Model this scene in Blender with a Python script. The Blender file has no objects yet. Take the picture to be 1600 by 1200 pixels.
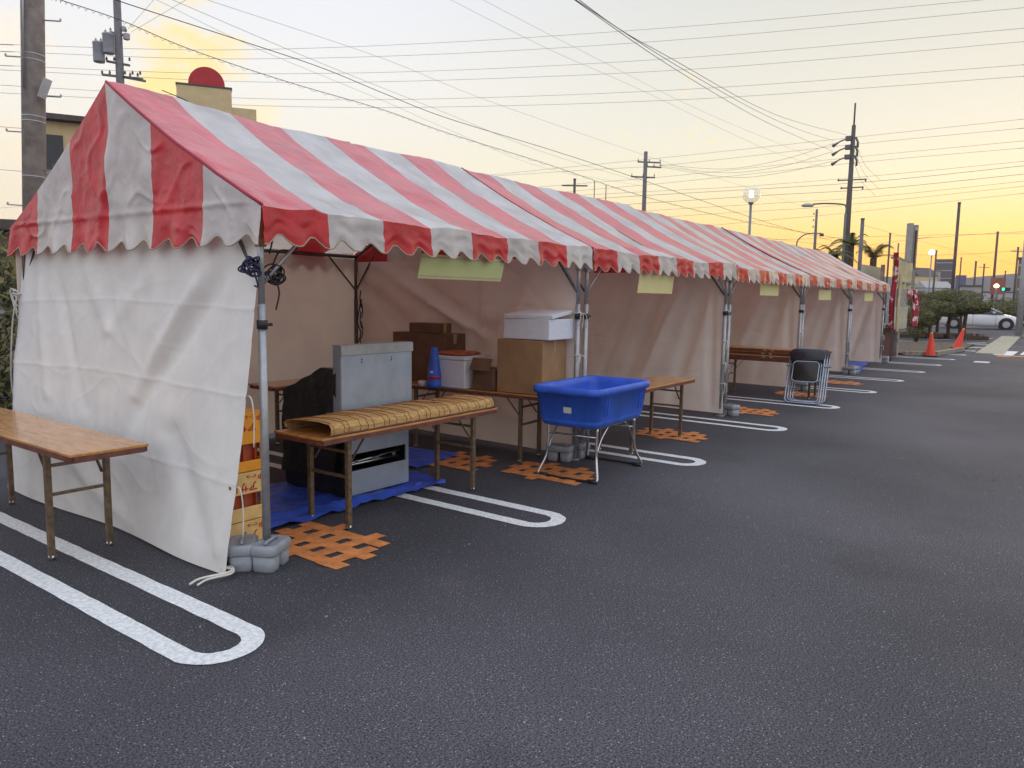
import bpy, bmesh, math, random
from mathutils import Vector, Matrix, noise
random.seed(7)
S = bpy.context.scene
COL = S.collection
PI = math.pi
# ------------------------------------------------------------------ camera
CAM = (-1.9669, -2.8641, 1.565); YAW, PITCH, ROLL, FPX = .6406, .1145, .0159, 1194.0
_d = Vector((math.cos(PITCH)*math.cos(YAW), math.cos(PITCH)*math.sin(YAW), -math.sin(PITCH)))
_r = Vector((math.sin(YAW), -math.cos(YAW), 0)); _u = _r.cross(_d)
_r2 = _r*math.cos(ROLL)+_u*math.sin(ROLL); _u2 = _u*math.cos(ROLL)-_r*math.sin(ROLL)
cd = bpy.data.cameras.new('camera'); cam = bpy.data.objects.new('camera', cd); COL.objects.link(cam)
cd.sensor_width = 36; cd.lens = 36*FPX/1600; cd.clip_start = .05; cd.clip_end = 3000
M3 = Matrix((_r2, _u2, -_d)).transposed().to_4x4(); M3.translation = Vector(CAM); cam.matrix_world = M3
S.camera = cam
# ------------------------------------------------------------------ world
SUN_AZ = math.radians(4); SUN_EL = math.radians(2.5)
W = bpy.data.worlds.new('World'); S.world = W; W.use_nodes = True
nt = W.node_tree; nt.nodes.clear()
def N(t, **k):
    n = nt.nodes.new(t)
    for a, b in k.items(): setattr(n, a, b)
    return n
def lk(a, b): nt.links.new(a, b)
tc = N('ShaderNodeTexCoord'); nrm = N('ShaderNodeVectorMath', operation='NORMALIZE'); lk(tc.outputs['Generated'], nrm.inputs[0])
sep = N('ShaderNodeSeparateXYZ'); lk(nrm.outputs[0], sep.inputs[0])
def ramp(stops):
    n = N('ShaderNodeValToRGB'); e = n.color_ramp.elements
    while len(e) < len(stops): e.new(.5)
    for el, (p, c) in zip(e, stops): el.position = p; el.color = (*c, 1)
    return n
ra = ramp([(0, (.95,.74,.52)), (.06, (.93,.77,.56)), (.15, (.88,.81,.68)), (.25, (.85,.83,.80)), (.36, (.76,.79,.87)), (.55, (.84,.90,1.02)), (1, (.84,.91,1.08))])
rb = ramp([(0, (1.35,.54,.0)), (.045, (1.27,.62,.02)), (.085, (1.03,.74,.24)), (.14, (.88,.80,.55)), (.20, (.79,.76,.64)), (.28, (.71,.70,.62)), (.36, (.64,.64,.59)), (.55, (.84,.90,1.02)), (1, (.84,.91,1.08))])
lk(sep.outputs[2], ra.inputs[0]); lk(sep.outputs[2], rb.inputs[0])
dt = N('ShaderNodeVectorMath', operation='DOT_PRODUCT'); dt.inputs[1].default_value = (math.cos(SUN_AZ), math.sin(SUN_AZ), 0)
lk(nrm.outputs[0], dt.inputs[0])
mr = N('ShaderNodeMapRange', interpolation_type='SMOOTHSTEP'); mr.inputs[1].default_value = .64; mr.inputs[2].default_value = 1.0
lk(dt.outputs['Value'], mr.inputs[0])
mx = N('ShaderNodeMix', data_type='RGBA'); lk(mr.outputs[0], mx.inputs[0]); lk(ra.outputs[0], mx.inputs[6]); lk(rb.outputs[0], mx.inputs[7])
# sunset-lit cloud bank in the north-west
def pxdir(x, y): return (_d*FPX+_r2*(x-800)-_u2*(y-600)).normalized()
cn = N('ShaderNodeTexNoise'); cn.inputs['Scale'].default_value = 6; cn.inputs['Detail'].default_value = 8; cn.inputs['Roughness'].default_value = .62
mp = N('ShaderNodeMapping'); mp.inputs['Scale'].default_value = (1, 1, 2.0); lk(nrm.outputs[0], mp.inputs[0]); lk(mp.outputs[0], cn.inputs[0])
rc_ = ramp([(0, (.66,.64,.66)), (.15, (.84,.82,.84)), (.4, (.88,.88,.92)), (1, (.84,.91,1.08))]); lk(sep.outputs[2], rc_.inputs[0])
mr3 = N('ShaderNodeMapRange', interpolation_type='SMOOTHSTEP'); mr3.inputs[1].default_value = .15; mr3.inputs[2].default_value = -.35; lk(dt.outputs['Value'], mr3.inputs[0])
mx3 = N('ShaderNodeMix', data_type='RGBA'); lk(mr3.outputs[0], mx3.inputs[0]); lk(mx.outputs[2], mx3.inputs[6]); lk(rc_.outputs[0], mx3.inputs[7])
last = mx3.outputs[2]
def cloud(last, x, y, rad, thr, col, amt):
    dn = N('ShaderNodeVectorMath', operation='DISTANCE'); dn.inputs[1].default_value = pxdir(x, y); lk(nrm.outputs[0], dn.inputs[0])
    m1 = N('ShaderNodeMapRange'); m1.inputs[1].default_value = 0; m1.inputs[2].default_value = rad; m1.inputs[3].default_value = .25; m1.inputs[4].default_value = -.16
    lk(dn.outputs['Value'], m1.inputs[0])
    ad = N('ShaderNodeMath', operation='ADD'); lk(m1.outputs[0], ad.inputs[0]); lk(cn.outputs[0], ad.inputs[1])
    m2 = N('ShaderNodeMapRange', interpolation_type='SMOOTHSTEP'); m2.inputs[1].default_value = thr; m2.inputs[2].default_value = thr+.20; m2.inputs[4].default_value = amt
    lk(ad.outputs[0], m2.inputs[0])
    m = N('ShaderNodeMix', data_type='RGBA'); lk(m2.outputs[0], m.inputs[0]); lk(last, m.inputs[6]); m.inputs[7].default_value = (*col, 1)
    return m.outputs[2]
last = cloud(last, 240, 60, .16, .50, (1.0,.78,.34), .95)
last = cloud(last, 265, 135, .10, .50, (1.0,.80,.34), .8)
last = cloud(last, 20, 60, .20, .60, (1.0,.84,.62), .6)
last = cloud(last, 400, 190, .12, .60, (1.0,.82,.48), .7)
last = cloud(last, 90, 230, .22, .64, (1.0,.80,.55), .6)
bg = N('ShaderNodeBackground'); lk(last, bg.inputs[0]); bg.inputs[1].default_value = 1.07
sky = N('ShaderNodeTexSky', sky_type='NISHITA'); sky.sun_disc = False; sky.sun_elevation = SUN_EL; sky.sun_rotation = math.radians(90)-SUN_AZ
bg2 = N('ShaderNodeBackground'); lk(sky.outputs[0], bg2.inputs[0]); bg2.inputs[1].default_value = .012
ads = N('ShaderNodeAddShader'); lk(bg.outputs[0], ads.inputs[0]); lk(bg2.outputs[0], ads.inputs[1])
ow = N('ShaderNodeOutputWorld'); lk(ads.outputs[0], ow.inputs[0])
# ------------------------------------------------------------------ sun
sl = bpy.data.lights.new('sun', 'SUN'); so = bpy.data.objects.new('sun', sl); COL.objects.link(so)
sl.energy = .6; sl.angle = math.radians(12); sl.color = (1, .72, .42)
so.rotation_euler = (-Vector((math.cos(SUN_EL)*math.cos(SUN_AZ), math.cos(SUN_EL)*math.sin(SUN_AZ), math.sin(SUN_EL)))).to_track_quat('-Z', 'Y').to_euler()
S.view_settings.view_transform = 'Standard'; S.view_settings.look = 'None'; S.view_settings.exposure = .10; S.view_settings.gamma = 1
S.cycles.max_bounces = 8; S.cycles.diffuse_bounces = 4; S.cycles.transparent_max_bounces = 8
# ------------------------------------------------------------------ places
def at_dist(x, y, dist):           # point on the line of sight at a horizontal distance
    v = _d*FPX+_r2*(x-800)-_u2*(y-600); return Vector(CAM)+v*(dist/math.hypot(v.x, v.y))
def on_ground(x, y, z=0):
    v = _d*FPX+_r2*(x-800)-_u2*(y-600); return Vector(CAM)+v*((z-CAM[2])/v.z)
def foot(x, dist, y=470):          # ground point in the direction of column x
    q = at_dist(x, y, dist); return Vector((q.x, q.y, 0))
# ------------------------------------------------------------------ materials
MATS = {}
def mat(name, c, rough=.7, metal=0, var=.15, vs=6, bump=0, bs=40, c2=None, spec=.5, transl=0, emit=None, es=1, stretch=None, coat=0, alpha=1, det=4, trc=None, bdist=.01):
    if name in MATS: return MATS[name]
    m = bpy.data.materials.new(name); m.use_nodes = True; t = m.node_tree
    b = t.nodes['Principled BSDF']; out = t.nodes['Material Output']
    b.inputs['Roughness'].default_value = rough; b.inputs['Metallic'].default_value = metal
    b.inputs['Specular IOR Level'].default_value = spec; b.inputs['Coat Weight'].default_value = coat
    co = t.nodes.new('ShaderNodeTexCoord'); mpn = t.nodes.new('ShaderNodeMapping'); t.links.new(co.outputs['Object'], mpn.inputs[0])
    if stretch: mpn.inputs['Scale'].default_value = stretch
    n = t.nodes.new('ShaderNodeTexNoise'); n.inputs['Scale'].default_value = vs; n.inputs['Detail'].default_value = det; n.inputs['Roughness'].default_value = .6
    t.links.new(mpn.outputs[0], n.inputs[0])
    r = t.nodes.new('ShaderNodeValToRGB'); t.links.new(n.outputs[0], r.inputs[0])
    d2 = c2 or tuple(max(0, x*(1-var)) for x in c); d1 = c if c2 else tuple(min(1, x*(1+var*.6)) for x in c)
    r.color_ramp.elements[0].position = .35; r.color_ramp.elements[0].color = (*d2, 1)
    r.color_ramp.elements[1].position = .65; r.color_ramp.elements[1].color = (*d1, 1)
    t.links.new(r.outputs[0], b.inputs['Base Color'])
    if bump:
        n2 = t.nodes.new('ShaderNodeTexNoise'); n2.inputs['Scale'].default_value = bs; n2.inputs['Detail'].default_value = 3; t.links.new(mpn.outputs[0], n2.inputs[0])
        bp = t.nodes.new('ShaderNodeBump'); bp.inputs['Strength'].default_value = bump; bp.inputs['Distance'].default_value = bdist
        t.links.new(n2.outputs[0], bp.inputs['Height']); t.links.new(bp.outputs[0], b.inputs['Normal'])
    if transl:
        tr = t.nodes.new('ShaderNodeBsdfTranslucent'); ms = t.nodes.new('ShaderNodeMixShader'); ms.inputs[0].default_value = transl
        if trc: tr.inputs[0].default_value = (*trc, 1)
        else: t.links.new(r.outputs[0], tr.inputs[0])
        t.links.new(b.outputs[0], ms.inputs[1]); t.links.new(tr.outputs[0], ms.inputs[2]); t.links.new(ms.outputs[0], out.inputs[0])
    if emit: b.inputs['Emission Color'].default_value = (*emit, 1); b.inputs['Emission Strength'].default_value = es
    if alpha < 1: b.inputs['Alpha'].default_value = alpha
    MATS[name] = m; return m
# ------------------------------------------------------------------ mesh builder
class MB:
    def __init__(s): s.v = []; s.f = []; s.m = []; s.sm = []
    def add(s, vs, fs, mi=0, smooth=False):
        o = len(s.v); s.v += [tuple(p) for p in vs]
        for f in fs: s.f.append(tuple(i+o for i in f)); s.m.append(mi); s.sm.append(smooth)
        return s
    def box(s, c, d, rz=0, mi=0, R=None):
        x, y, z = d[0]/2, d[1]/2, d[2]/2
        R = R or Matrix.Rotation(rz, 3, 'Z'); c = Vector(c)
        vs = [c+R@Vector((a*x, b*y, e*z)) for e in (-1, 1) for a, b in ((-1,-1),(1,-1),(1,1),(-1,1))]
        return s.add(vs, [(3,2,1,0),(4,5,6,7),(0,1,5,4),(1,2,6,5),(2,3,7,6),(3,0,4,7)], mi)
    def bar(s, p, q, w, h, mi=0):               # rectangular bar from p to q
        p, q = Vector(p), Vector(q); d = q-p
        R = d.to_track_quat('X', 'Z').to_matrix()
        return s.box((p+q)/2, (d.length, w, h), mi=mi, R=R)
    def cyl(s, p, q, r, r2=None, n=12, mi=0, cap=True):
        p, q = Vector(p), Vector(q); r2 = r if r2 is None else r2
        R = (q-p).to_track_quat('Z', 'Y').to_matrix()
        vs = []
        for c, rr in ((p, r), (q, r2)):
            for i in range(n): a = 2*PI*i/n; vs.append(c+R@Vector((rr*math.cos(a), rr*math.sin(a), 0)))
        s.add(vs, [(i, (i+1) % n, n+(i+1) % n, n+i) for i in range(n)], mi, n > 6)
        if cap: o = len(s.v)-2*n; s.f += [tuple(o+n-1-i for i in range(n)), tuple(o+n+i for i in range(n))]; s.m += [mi]*2; s.sm += [False]*2
        return s
    def tube(s, pts, r, n=8, mi=0):
        pts = [Vector(p) for p in pts]; vs = []; up = None
        for i, p in enumerate(pts):
            d = (pts[min(i+1, len(pts)-1)]-pts[max(i-1, 0)]).normalized()
            if up is None: up = d.orthogonal().normalized()
            up = (up-d*up.dot(d)).normalized(); sd = d.cross(up)
            for k in range(n): a = 2*PI*k/n; vs.append(p+up*(r*math.cos(a))+sd*(r*math.sin(a)))
        fs = [(i*n+k, i*n+(k+1) % n, (i+1)*n+(k+1) % n, (i+1)*n+k) for i in range(len(pts)-1) for k in range(n)]
        fs += [tuple(range(n-1, -1, -1)), tuple((len(pts)-1)*n+k for k in range(n))]
        return s.add(vs, fs, mi, True)
    def lathe(s, prof, c=(0,0,0), n=24, mi=0):
        c = Vector(c); vs = [c+Vector((r*math.cos(2*PI*k/n), r*math.sin(2*PI*k/n), z)) for r, z in prof for k in range(n)]
        return s.add(vs, [(i*n+k, i*n+(k+1) % n, (i+1)*n+(k+1) % n, (i+1)*n+k) for i in range(len(prof)-1) for k in range(n)], mi, True)
    def rings(s, rr, mi=0, k=5, capb=True, capt=True, c=(0,0,0)):   # rounded-rectangle rings (z, w, d, r)
        vs = []; n = 4*k
        for z, w, d, r in rr:
            r = min(r, w/2-.001, d/2-.001)
            for q, (sx, sy) in enumerate(((1,1),(-1,1),(-1,-1),(1,-1))):
                for j in range(k):
                    a = PI/2*q+PI/2*j/(k-1); vs.append((c[0]+sx*(w/2-r)+r*math.cos(a), c[1]+sy*(d/2-r)+r*math.sin(a), c[2]+z))
        fs = [(i*n+j, i*n+(j+1) % n, (i+1)*n+(j+1) % n, (i+1)*n+j) for i in range(len(rr)-1) for j in range(n)]
        if capb: fs.append(tuple(range(n-1, -1, -1)))
        if capt: fs.append(tuple((len(rr)-1)*n+j for j in range(n)))
        return s.add(vs, fs, mi, True)
    def grid(s, fn, nu, nv, mi=0, mf=None, smooth=True, skip=None):
        vs = [fn(i/nu, j/nv) for j in range(nv+1) for i in range(nu+1)]; o = len(s.v); s.v += [tuple(p) for p in vs]
        for j in range(nv):
            for i in range(nu):
                if skip and skip((i+.5)/nu, (j+.5)/nv): continue
                a = o+j*(nu+1)+i; s.f.append((a, a+1, a+nu+2, a+nu+1)); s.m.append(mf((i+.5)/nu, (j+.5)/nv) if mf else mi); s.sm.append(smooth)
        return s
    def prism(s, poly, z0, z1, mi=0, T=None):
        n = len(poly); T = T or (lambda a, b, c: (a, b, c))
        vs = [T(x, y, z0) for x, y in poly]+[T(x, y, z1) for x, y in poly]
        return s.add(vs, [tuple(range(n-1, -1, -1)), tuple(range(n, 2*n))]+[(i, (i+1) % n, n+(i+1) % n, n+i) for i in range(n)], mi)
    def leaves(s, c, rad, n, size, nm=3, shell=.55, flat=0, seed=0, rag=.25):
        rg = random.Random(seed); c = Vector(c)
        for _ in range(n):
            while True:
                p = Vector((rg.uniform(-1,1), rg.uniform(-1,1), rg.uniform(-1,1)))
                if shell < p.length < 1: break
            w = 1+rag*noise.noise(p*2.2+Vector((seed,0,0)))
            q = c+Vector((p.x*rad[0], p.y*rad[1], p.z*rad[2]))*w
            a = Vector((rg.uniform(-1,1), rg.uniform(-1,1), rg.uniform(-1,1))).normalized(); b = a.orthogonal().normalized()
            sz = size*rg.uniform(.6, 1.3); nn = min(nm-1, int((noise.noise(p*3+Vector((0,seed,0)))+.5+rg.uniform(-.25,.25))*nm)); nn = max(0, nn)
            s.add([q-a*sz-b*sz*.4, q+b*sz*.2-a*sz*.2, q+a*sz, q-b*sz*.5+a*sz*.1], [(0,1,2,3)], nn)
        return s
    def build(s, name, mats, parent=None, loc=None, bev=0, rz=0, solid=0):
        me = bpy.data.meshes.new(name); me.from_pydata(s.v, [], s.f)
        for m in (mats if isinstance(mats, (list, tuple)) else [mats]): me.materials.append(m)
        me.polygons.foreach_set('material_index', s.m); me.polygons.foreach_set('use_smooth', s.sm); me.update()
        o = bpy.data.objects.new(name, me); COL.objects.link(o)
        if parent: o.parent = parent
        if loc: o.location = loc
        o.rotation_euler.z = rz
        if bev:
            b = o.modifiers.new('bevel', 'BEVEL'); b.width = bev; b.segments = 2; b.limit_method = 'ANGLE'; b.angle_limit = .7
        if solid: b = o.modifiers.new('thick', 'SOLIDIFY'); b.thickness = solid
        return o
def tag(o, label=None, cat=None, group=None, kind=None):
    if label: o['label'] = label
    if cat: o['category'] = cat
    if group: o['group'] = group
    if kind: o['kind'] = kind
    return o
def thing(name, label, cat, loc=(0,0,0), rz=0, group=None):
    o = bpy.data.objects.new(name, None); COL.objects.link(o); o.empty_display_size = .2
    o.location = loc; o.rotation_euler.z = rz; return tag(o, label, cat, group)
def kids(o): return [c for c in bpy.data.objects if c.parent == o]
def dup(o, loc, rz=None, label=None, parent=None):
    c = o.copy(); COL.objects.link(c)
    if parent: c.parent = parent
    else:
        c.location = loc
        if rz is not None: c.rotation_euler.z = rz
        if label: c['label'] = label
    for k in kids(o): dup(k, None, parent=c)
    return c
def spline(P, n=10):
    P = [Vector(p) for p in P]; P = [P[0]*2-P[1]]+P+[P[-1]*2-P[-2]]; out = []
    for i in range(1, len(P)-2):
        a, b, c, d = P[i-1:i+3]
        for k in range(n):
            t = k/n; out.append(.5*((2*b)+(c-a)*t+(2*a-5*b+4*c-d)*t*t+(3*b-a-3*c+d)*t**3))
    out.append(P[-2]); return out
def fbm(x, y, z=0): return noise.fractal(Vector((x, y, z)), 1.0, 2.0, 3)
# ------------------------------------------------------------------ material library
def asphalt():
    m = bpy.data.materials.new('asphalt'); m.use_nodes = True; t = m.node_tree; b = t.nodes['Principled BSDF']
    def n(ty, **k):
        x = t.nodes.new(ty)
        for a, v in k.items(): setattr(x, a, v)
        return x
    L = t.links.new; co = n('ShaderNodeTexCoord')
    big = n('ShaderNodeTexNoise'); big.inputs['Scale'].default_value = .35; big.inputs['Detail'].default_value = 5; L(co.outputs['Object'], big.inputs[0])
    r1 = n('ShaderNodeValToRGB'); r1.color_ramp.elements[0].position = .3; r1.color_ramp.elements[0].color = (.018,.019,.022,1); r1.color_ramp.elements[1].position = .7; r1.color_ramp.elements[1].color = (.046,.046,.051,1); L(big.outputs[0], r1.inputs[0])
    fine = n('ShaderNodeTexNoise'); fine.inputs['Scale'].default_value = 110; fine.inputs['Detail'].default_value = 4; fine.inputs['Roughness'].default_value = .85; L(co.outputs['Object'], fine.inputs[0])
    r2 = n('ShaderNodeValToRGB'); r2.color_ramp.elements[0].position = .41; r2.color_ramp.elements[0].color = (.22,.22,.24,1); r2.color_ramp.elements[1].position = .62; r2.color_ramp.elements[1].color = (4.2,4.0,4.2,1); L(fine.outputs[0], r2.inputs[0])
    mu = n('ShaderNodeMix', data_type='RGBA', blend_type='MULTIPLY'); mu.inputs[0].default_value = 1; L(r1.outputs[0], mu.inputs[6]); L(r2.outputs[0], mu.inputs[7])
    vo = n('ShaderNodeTexVoronoi'); vo.inputs['Scale'].default_value = 115; L(co.outputs['Object'], vo.inputs[0])
    wn = n('ShaderNodeSeparateColor'); L(vo.outputs['Color'], wn.inputs[0])
    g1 = n('ShaderNodeMath', operation='GREATER_THAN'); g1.inputs[1].default_value = .85; L(wn.outputs[0], g1.inputs[0])
    l1 = n('ShaderNodeMath', operation='LESS_THAN'); l1.inputs[1].default_value = .30; L(vo.outputs['Distance'], l1.inputs[0])
    ml = n('ShaderNodeMath', operation='MULTIPLY'); L(g1.outputs[0], ml.inputs[0]); L(l1.outputs[0], ml.inputs[1])
    m2 = n('ShaderNodeMix', data_type='RGBA'); mlb = n('ShaderNodeMath', operation='MULTIPLY'); L(ml.outputs[0], mlb.inputs[0]); L(wn.outputs[1], mlb.inputs[1]); L(mlb.outputs[0], m2.inputs[0]); L(mu.outputs[2], m2.inputs[6]); m2.inputs[7].default_value = (.46,.46,.48,1)
    # pale scuffs
    sc = n('ShaderNodeTexNoise'); sc.inputs['Scale'].default_value = 1.3; sc.inputs['Detail'].default_value = 8; sc.inputs['Roughness'].default_value = .7; L(co.outputs['Object'], sc.inputs[0])
    r3 = n('ShaderNodeMapRange'); r3.inputs[1].default_value = .62; r3.inputs[2].default_value = .78; r3.inputs[4].default_value = .28; L(sc.outputs[0], r3.inputs[0])
    m3 = n('ShaderNodeMix', data_type='RGBA'); L(r3.outputs[0], m3.inputs[0]); L(m2.outputs[2], m3.inputs[6]); m3.inputs[7].default_value = (.16,.14,.14,1)
    st = n('ShaderNodeTexNoise'); st.inputs['Scale'].default_value = .9; st.inputs['Detail'].default_value = 6; st.inputs['Roughness'].default_value = .55; mpp = n('ShaderNodeMapping'); mpp.inputs['Location'].default_value = (13, 7, 0); L(co.outputs['Object'], mpp.inputs[0]); L(mpp.outputs[0], st.inputs[0])
    r4 = n('ShaderNodeMapRange'); r4.inputs[1].default_value = .60; r4.inputs[2].default_value = .70; r4.inputs[4].default_value = .25; L(st.outputs[0], r4.inputs[0])
    m4 = n('ShaderNodeMix', data_type='RGBA'); L(r4.outputs[0], m4.inputs[0]); L(m3.outputs[2], m4.inputs[6]); m4.inputs[7].default_value = (.020,.021,.024,1); m3 = m4
    L(m3.outputs[2], b.inputs['Base Color']); b.inputs['Roughness'].default_value = .78; b.inputs['Specular IOR Level'].default_value = .35
    bp = n('ShaderNodeBump'); bp.inputs['Strength'].default_value = .35; bp.inputs['Distance'].default_value = .005; L(fine.outputs[0], bp.inputs['Height']); L(bp.outputs[0], b.inputs['Normal'])
    return m
M_ASPH = asphalt()
M_LINE = mat('road_paint', (.78,.80,.80), .75, var=.22, vs=45, bump=.5, bs=120, det=10)
M_ORNG = mat('orange_paint', (.66,.24,.07), .8, var=.3, vs=9, bump=.4, bs=120, det=8)
M_RED = mat('red_canvas', (.70,.032,.046), .36, coat=.1, var=.2, vs=4, bump=.45, bs=9, transl=.2, trc=(.5,.03,.03), bdist=.02)
M_REDR = mat('pale_red_canvas', (.74,.055,.075), .30, coat=.3, var=.2, vs=4, bump=.45, bs=9, transl=.2, trc=(.5,.03,.03), bdist=.02)  # paler red for the roof slopes; valances and gables use the deeper one
M_WHT = mat('white_canvas', (.78,.78,.78), .32, coat=.35, var=.22, vs=3.5, bump=.35, bs=7, transl=.36, trc=(.86,.72,.62), bdist=.02)
M_TRIM = mat('tan_trim', (.42,.35,.26), .7)
M_CURT = mat('curtain_cloth', (.84,.80,.75), .75, var=.08, vs=2.2, bump=.4, bs=5, transl=.25, trc=(.93,.68,.50), bdist=.02, det=6)
M_END = mat('white_cloth', (.79,.775,.75), .7, var=.06, vs=5, bump=.22, bs=9, transl=.08, bdist=.015, det=6)
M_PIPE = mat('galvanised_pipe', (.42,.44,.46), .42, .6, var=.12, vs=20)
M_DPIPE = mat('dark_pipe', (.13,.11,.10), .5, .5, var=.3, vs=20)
M_RUST = mat('rusty_bracket', (.42,.20,.10), .7, .1, var=.5, vs=25)
M_BLK = mat('black_plastic', (.02,.02,.022), .5)
M_CORD = mat('cotton_cord', (.70,.68,.62), .9)
M_TOP = mat('table_laminate', (.60,.28,.08), .24, var=.25, vs=5, stretch=(1,6,1), coat=.4)
M_EDGE = mat('table_edge', (.17,.06,.04), .5, var=.3, vs=15)
M_LEG = mat('brown_steel', (.20,.14,.085), .45, .4, var=.35, vs=30)
M_BAM = mat('bamboo', (.78,.52,.20), .6, var=.45, vs=14, stretch=(1,14,14), bump=.6, bs=30, c2=(.42,.22,.07))
M_STR = mat('blind_string', (.30,.10,.03), .8)
M_GALV = mat('sheet_steel', (.40,.47,.56), .45, .35, var=.12, vs=5)
M_GALD = mat('black_steel', (.022,.022,.022), .5, .2, var=.4, vs=8)
M_TARP = mat('blue_tarp', (.04,.11,.60), .4, var=.25, vs=7, bump=.5, bs=12, bdist=.02)
M_TUB = mat('blue_plastic', (.035,.13,.66), .48, var=.2, vs=6)
M_CHR = mat('chrome', (.62,.64,.66), .22, .95, var=.1, vs=12)
M_CARD = mat('cardboard', (.36,.21,.10), .85, var=.15, vs=6)
M_CARDD = mat('dark_cardboard', (.17,.09,.05), .85, var=.25, vs=6)
M_STY = mat('styrofoam', (.74,.76,.80), .8, var=.05, vs=20, bump=.2, bs=90)
M_CRO = mat('orange_crate_plastic', (.90,.38,.03), .4, var=.12, vs=9)
M_CRY = mat('cream_crate_plastic', (.82,.56,.22), .45, var=.15, vs=9)
M_REDP = mat('red_ink', (.55,.03,.02), .6)
M_REDB = mat('red_crate_interior', (.50,.10,.04), .5)
M_WGT = mat('grey_weight_plastic', (.30,.33,.37), .38, var=.15, vs=9, det=8)
M_SIGN = mat('pale_yellow_card', (.78,.74,.36), .7, var=.04)
M_SIGN1 = mat('green_yellow_card', (.60,.66,.30), .7, var=.03)
M_PINK = mat('pink_rule', (.66,.42,.34), .7)
M_CONC = mat('pole_concrete', (.30,.27,.25), .85, var=.35, vs=5, bump=.3, bs=40, det=8)
M_GPOL = mat('grey_pole', (.17,.16,.17), .7, var=.2)
M_WIRE = mat('wire_black', (.05,.05,.055), .6)
M_WIRG = mat('wire_grey', (.33,.32,.32), .6)
M_LF = [mat('leaf_dark', (.055,.062,.02), .7), mat('leaf_mid', (.12,.125,.035), .7), mat('leaf_olive', (.20,.17,.055), .7)]
M_BARK = mat('bark', (.09,.055,.04), .9, var=.4, vs=14)
M_CREAM = mat('cream_wall', (.70,.55,.31), .8, var=.08, vs=3)
M_WALL = mat('pale_wall', (.42,.40,.38), .85, var=.1)
M_GLASS = mat('dark_glass', (.03,.035,.045), .15, var=.1)
M_ROOF = mat('roof_tile', (.10,.085,.08), .7, var=.2)

# ================================================================== SETTING
g = MB(); g.grid(lambda u, v: (-500+2500*u, -700+1400*v, 0), 4, 4, smooth=False)
tag(g.build('ground', M_ASPH), kind='structure')

def ribbon(mb, pts, w, z, mi=0, jit=.003, closed=False):
    L = []; R = []
    for i, p in enumerate(pts):
        a = Vector(pts[max(i-1, 0)]); b = Vector(pts[min(i+1, len(pts)-1)]); d = (b-a).normalized(); n = Vector((-d.y, d.x)); p = Vector(p)
        L.append(p+n*(w/2+random.uniform(-jit, jit))); R.append(p-n*(w/2+random.uniform(-jit, jit)))
    n = len(pts)
    mb.add([(q.x, q.y, z) for q in L]+[(q.x, q.y, z) for q in R], [(i, n+i, n+i+1, i+1) for i in range(n-1)], mi)
for i in range(-1, 14):
    cx = -.13+2.5*i; r = .16; w = .105
    pts = [(cx-r, 5.0-(4.93-r)*k/60) for k in range(60)]
    pts += [(cx-r*math.cos(a), .03+r-.05-r*1.0*math.sin(a)) for a in [PI*k/20 for k in range(21)]]
    pts += [(cx+r, .03+r-.05+(4.87-r)*k/60) for k in range(1, 61)]
    m = MB(); ribbon(m, pts, w, .004)
    tag(m.build('parking_line', M_LINE), kind='structure')
# orange woven marks in the bays
def woven(cx, cy, s=1, idx=0):
    m = MB(); z = .004
    random.seed(idx)
    for k in range(3):       # strips one way
        x = cx-.20+.20*k
        m.box((x, cy+.05*(k-1), z+.0005), (.100*s, .86-.10*abs(k-1), .003), rz=.03*(k-1))
    z = .006
    for k in range(5):
        y = cy-.31+.155*k
        m.box((cx+.07*((k % 2)*2-1), y, z+.0015), (.54-.14*(k in (0, 4)), .092*s, .003), rz=.02*(k-2))
    tag(m.build('orange_floor_marking', M_ORNG), kind='structure')
for i in range(-1, 6):
    woven(1.07+2.5*i+(.0 if i == 0 else .05), .86, 1, i)
woven(3.45, 1.85, 1, 40)
# far pavement, crossing and strips
m = MB()
for (x, y) in ((1572, 552), (1612, 552), (1656, 552)):
    q = on_ground(x, y); m.box((q.x, q.y, .005), (2.6, .5, .004))
tag(m.build('crosswalk', M_LINE), kind='structure')
m = MB()
for (x, y) in ((1568, 557), (1590, 557)):
    q = on_ground(x, y); m.box((q.x, q.y, .005), (.6, .35, .004))
q = on_ground(1534, 566); m.box((q.x, q.y, .005), (.5, .35, .004), mi=1)
tag(m.build('road_marking', [M_ORNG, M_LINE]), kind='structure')
m = MB(); a, b = on_ground(1540, 553), on_ground(1580, 526); m.bar((a.x, a.y-.1, .012), (b.x, b.y, .012), .75, .024)
tag(m.build('paving_strip', mat('cream_paving', (.44,.40,.30), .9, var=.25, vs=8)), kind='structure')
M_SOIL = mat('dry_soil', (.13,.09,.06), .95, var=.4, vs=12, bump=.5)
M_KERB = mat('kerb_stone', (.30,.26,.20), .9, var=.3, vs=8)
m = MB(); m.add([(23.3,1.3,.05),(26.9,.32,.05),(32,.4,.05),(31,3.4,.05),(24,3.2,.05)], [(0,1,2,3,4)])
tag(m.build('planting_bed', M_SOIL), kind='structure')
m = MB(); m.bar((23.0,1.35,.07), (23.5,.62,.07), .14, .14); m.bar((23.5,.6,.07), (27.0,.28,.07), .14, .14)
tag(m.build('kerb', M_KERB, bev=.02), kind='structure')
m = MB()
for k in range(3):
    y = 545-7*k; a, b = on_ground(1430+10*k, y), on_ground(1530+10*k, y-2); m.bar((a.x, a.y, .006), (b.x, b.y, .006), .12, .004)
tag(m.build('parking_line', M_LINE), kind='structure')
m = MB()
a, b = Vector((36, 5.5, 0)), Vector((37.5, .9, 0))
m.bar((36,6.5,.08), (37.6,.6,.08), 1.6, .16)
rg = random.Random(3)
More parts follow.
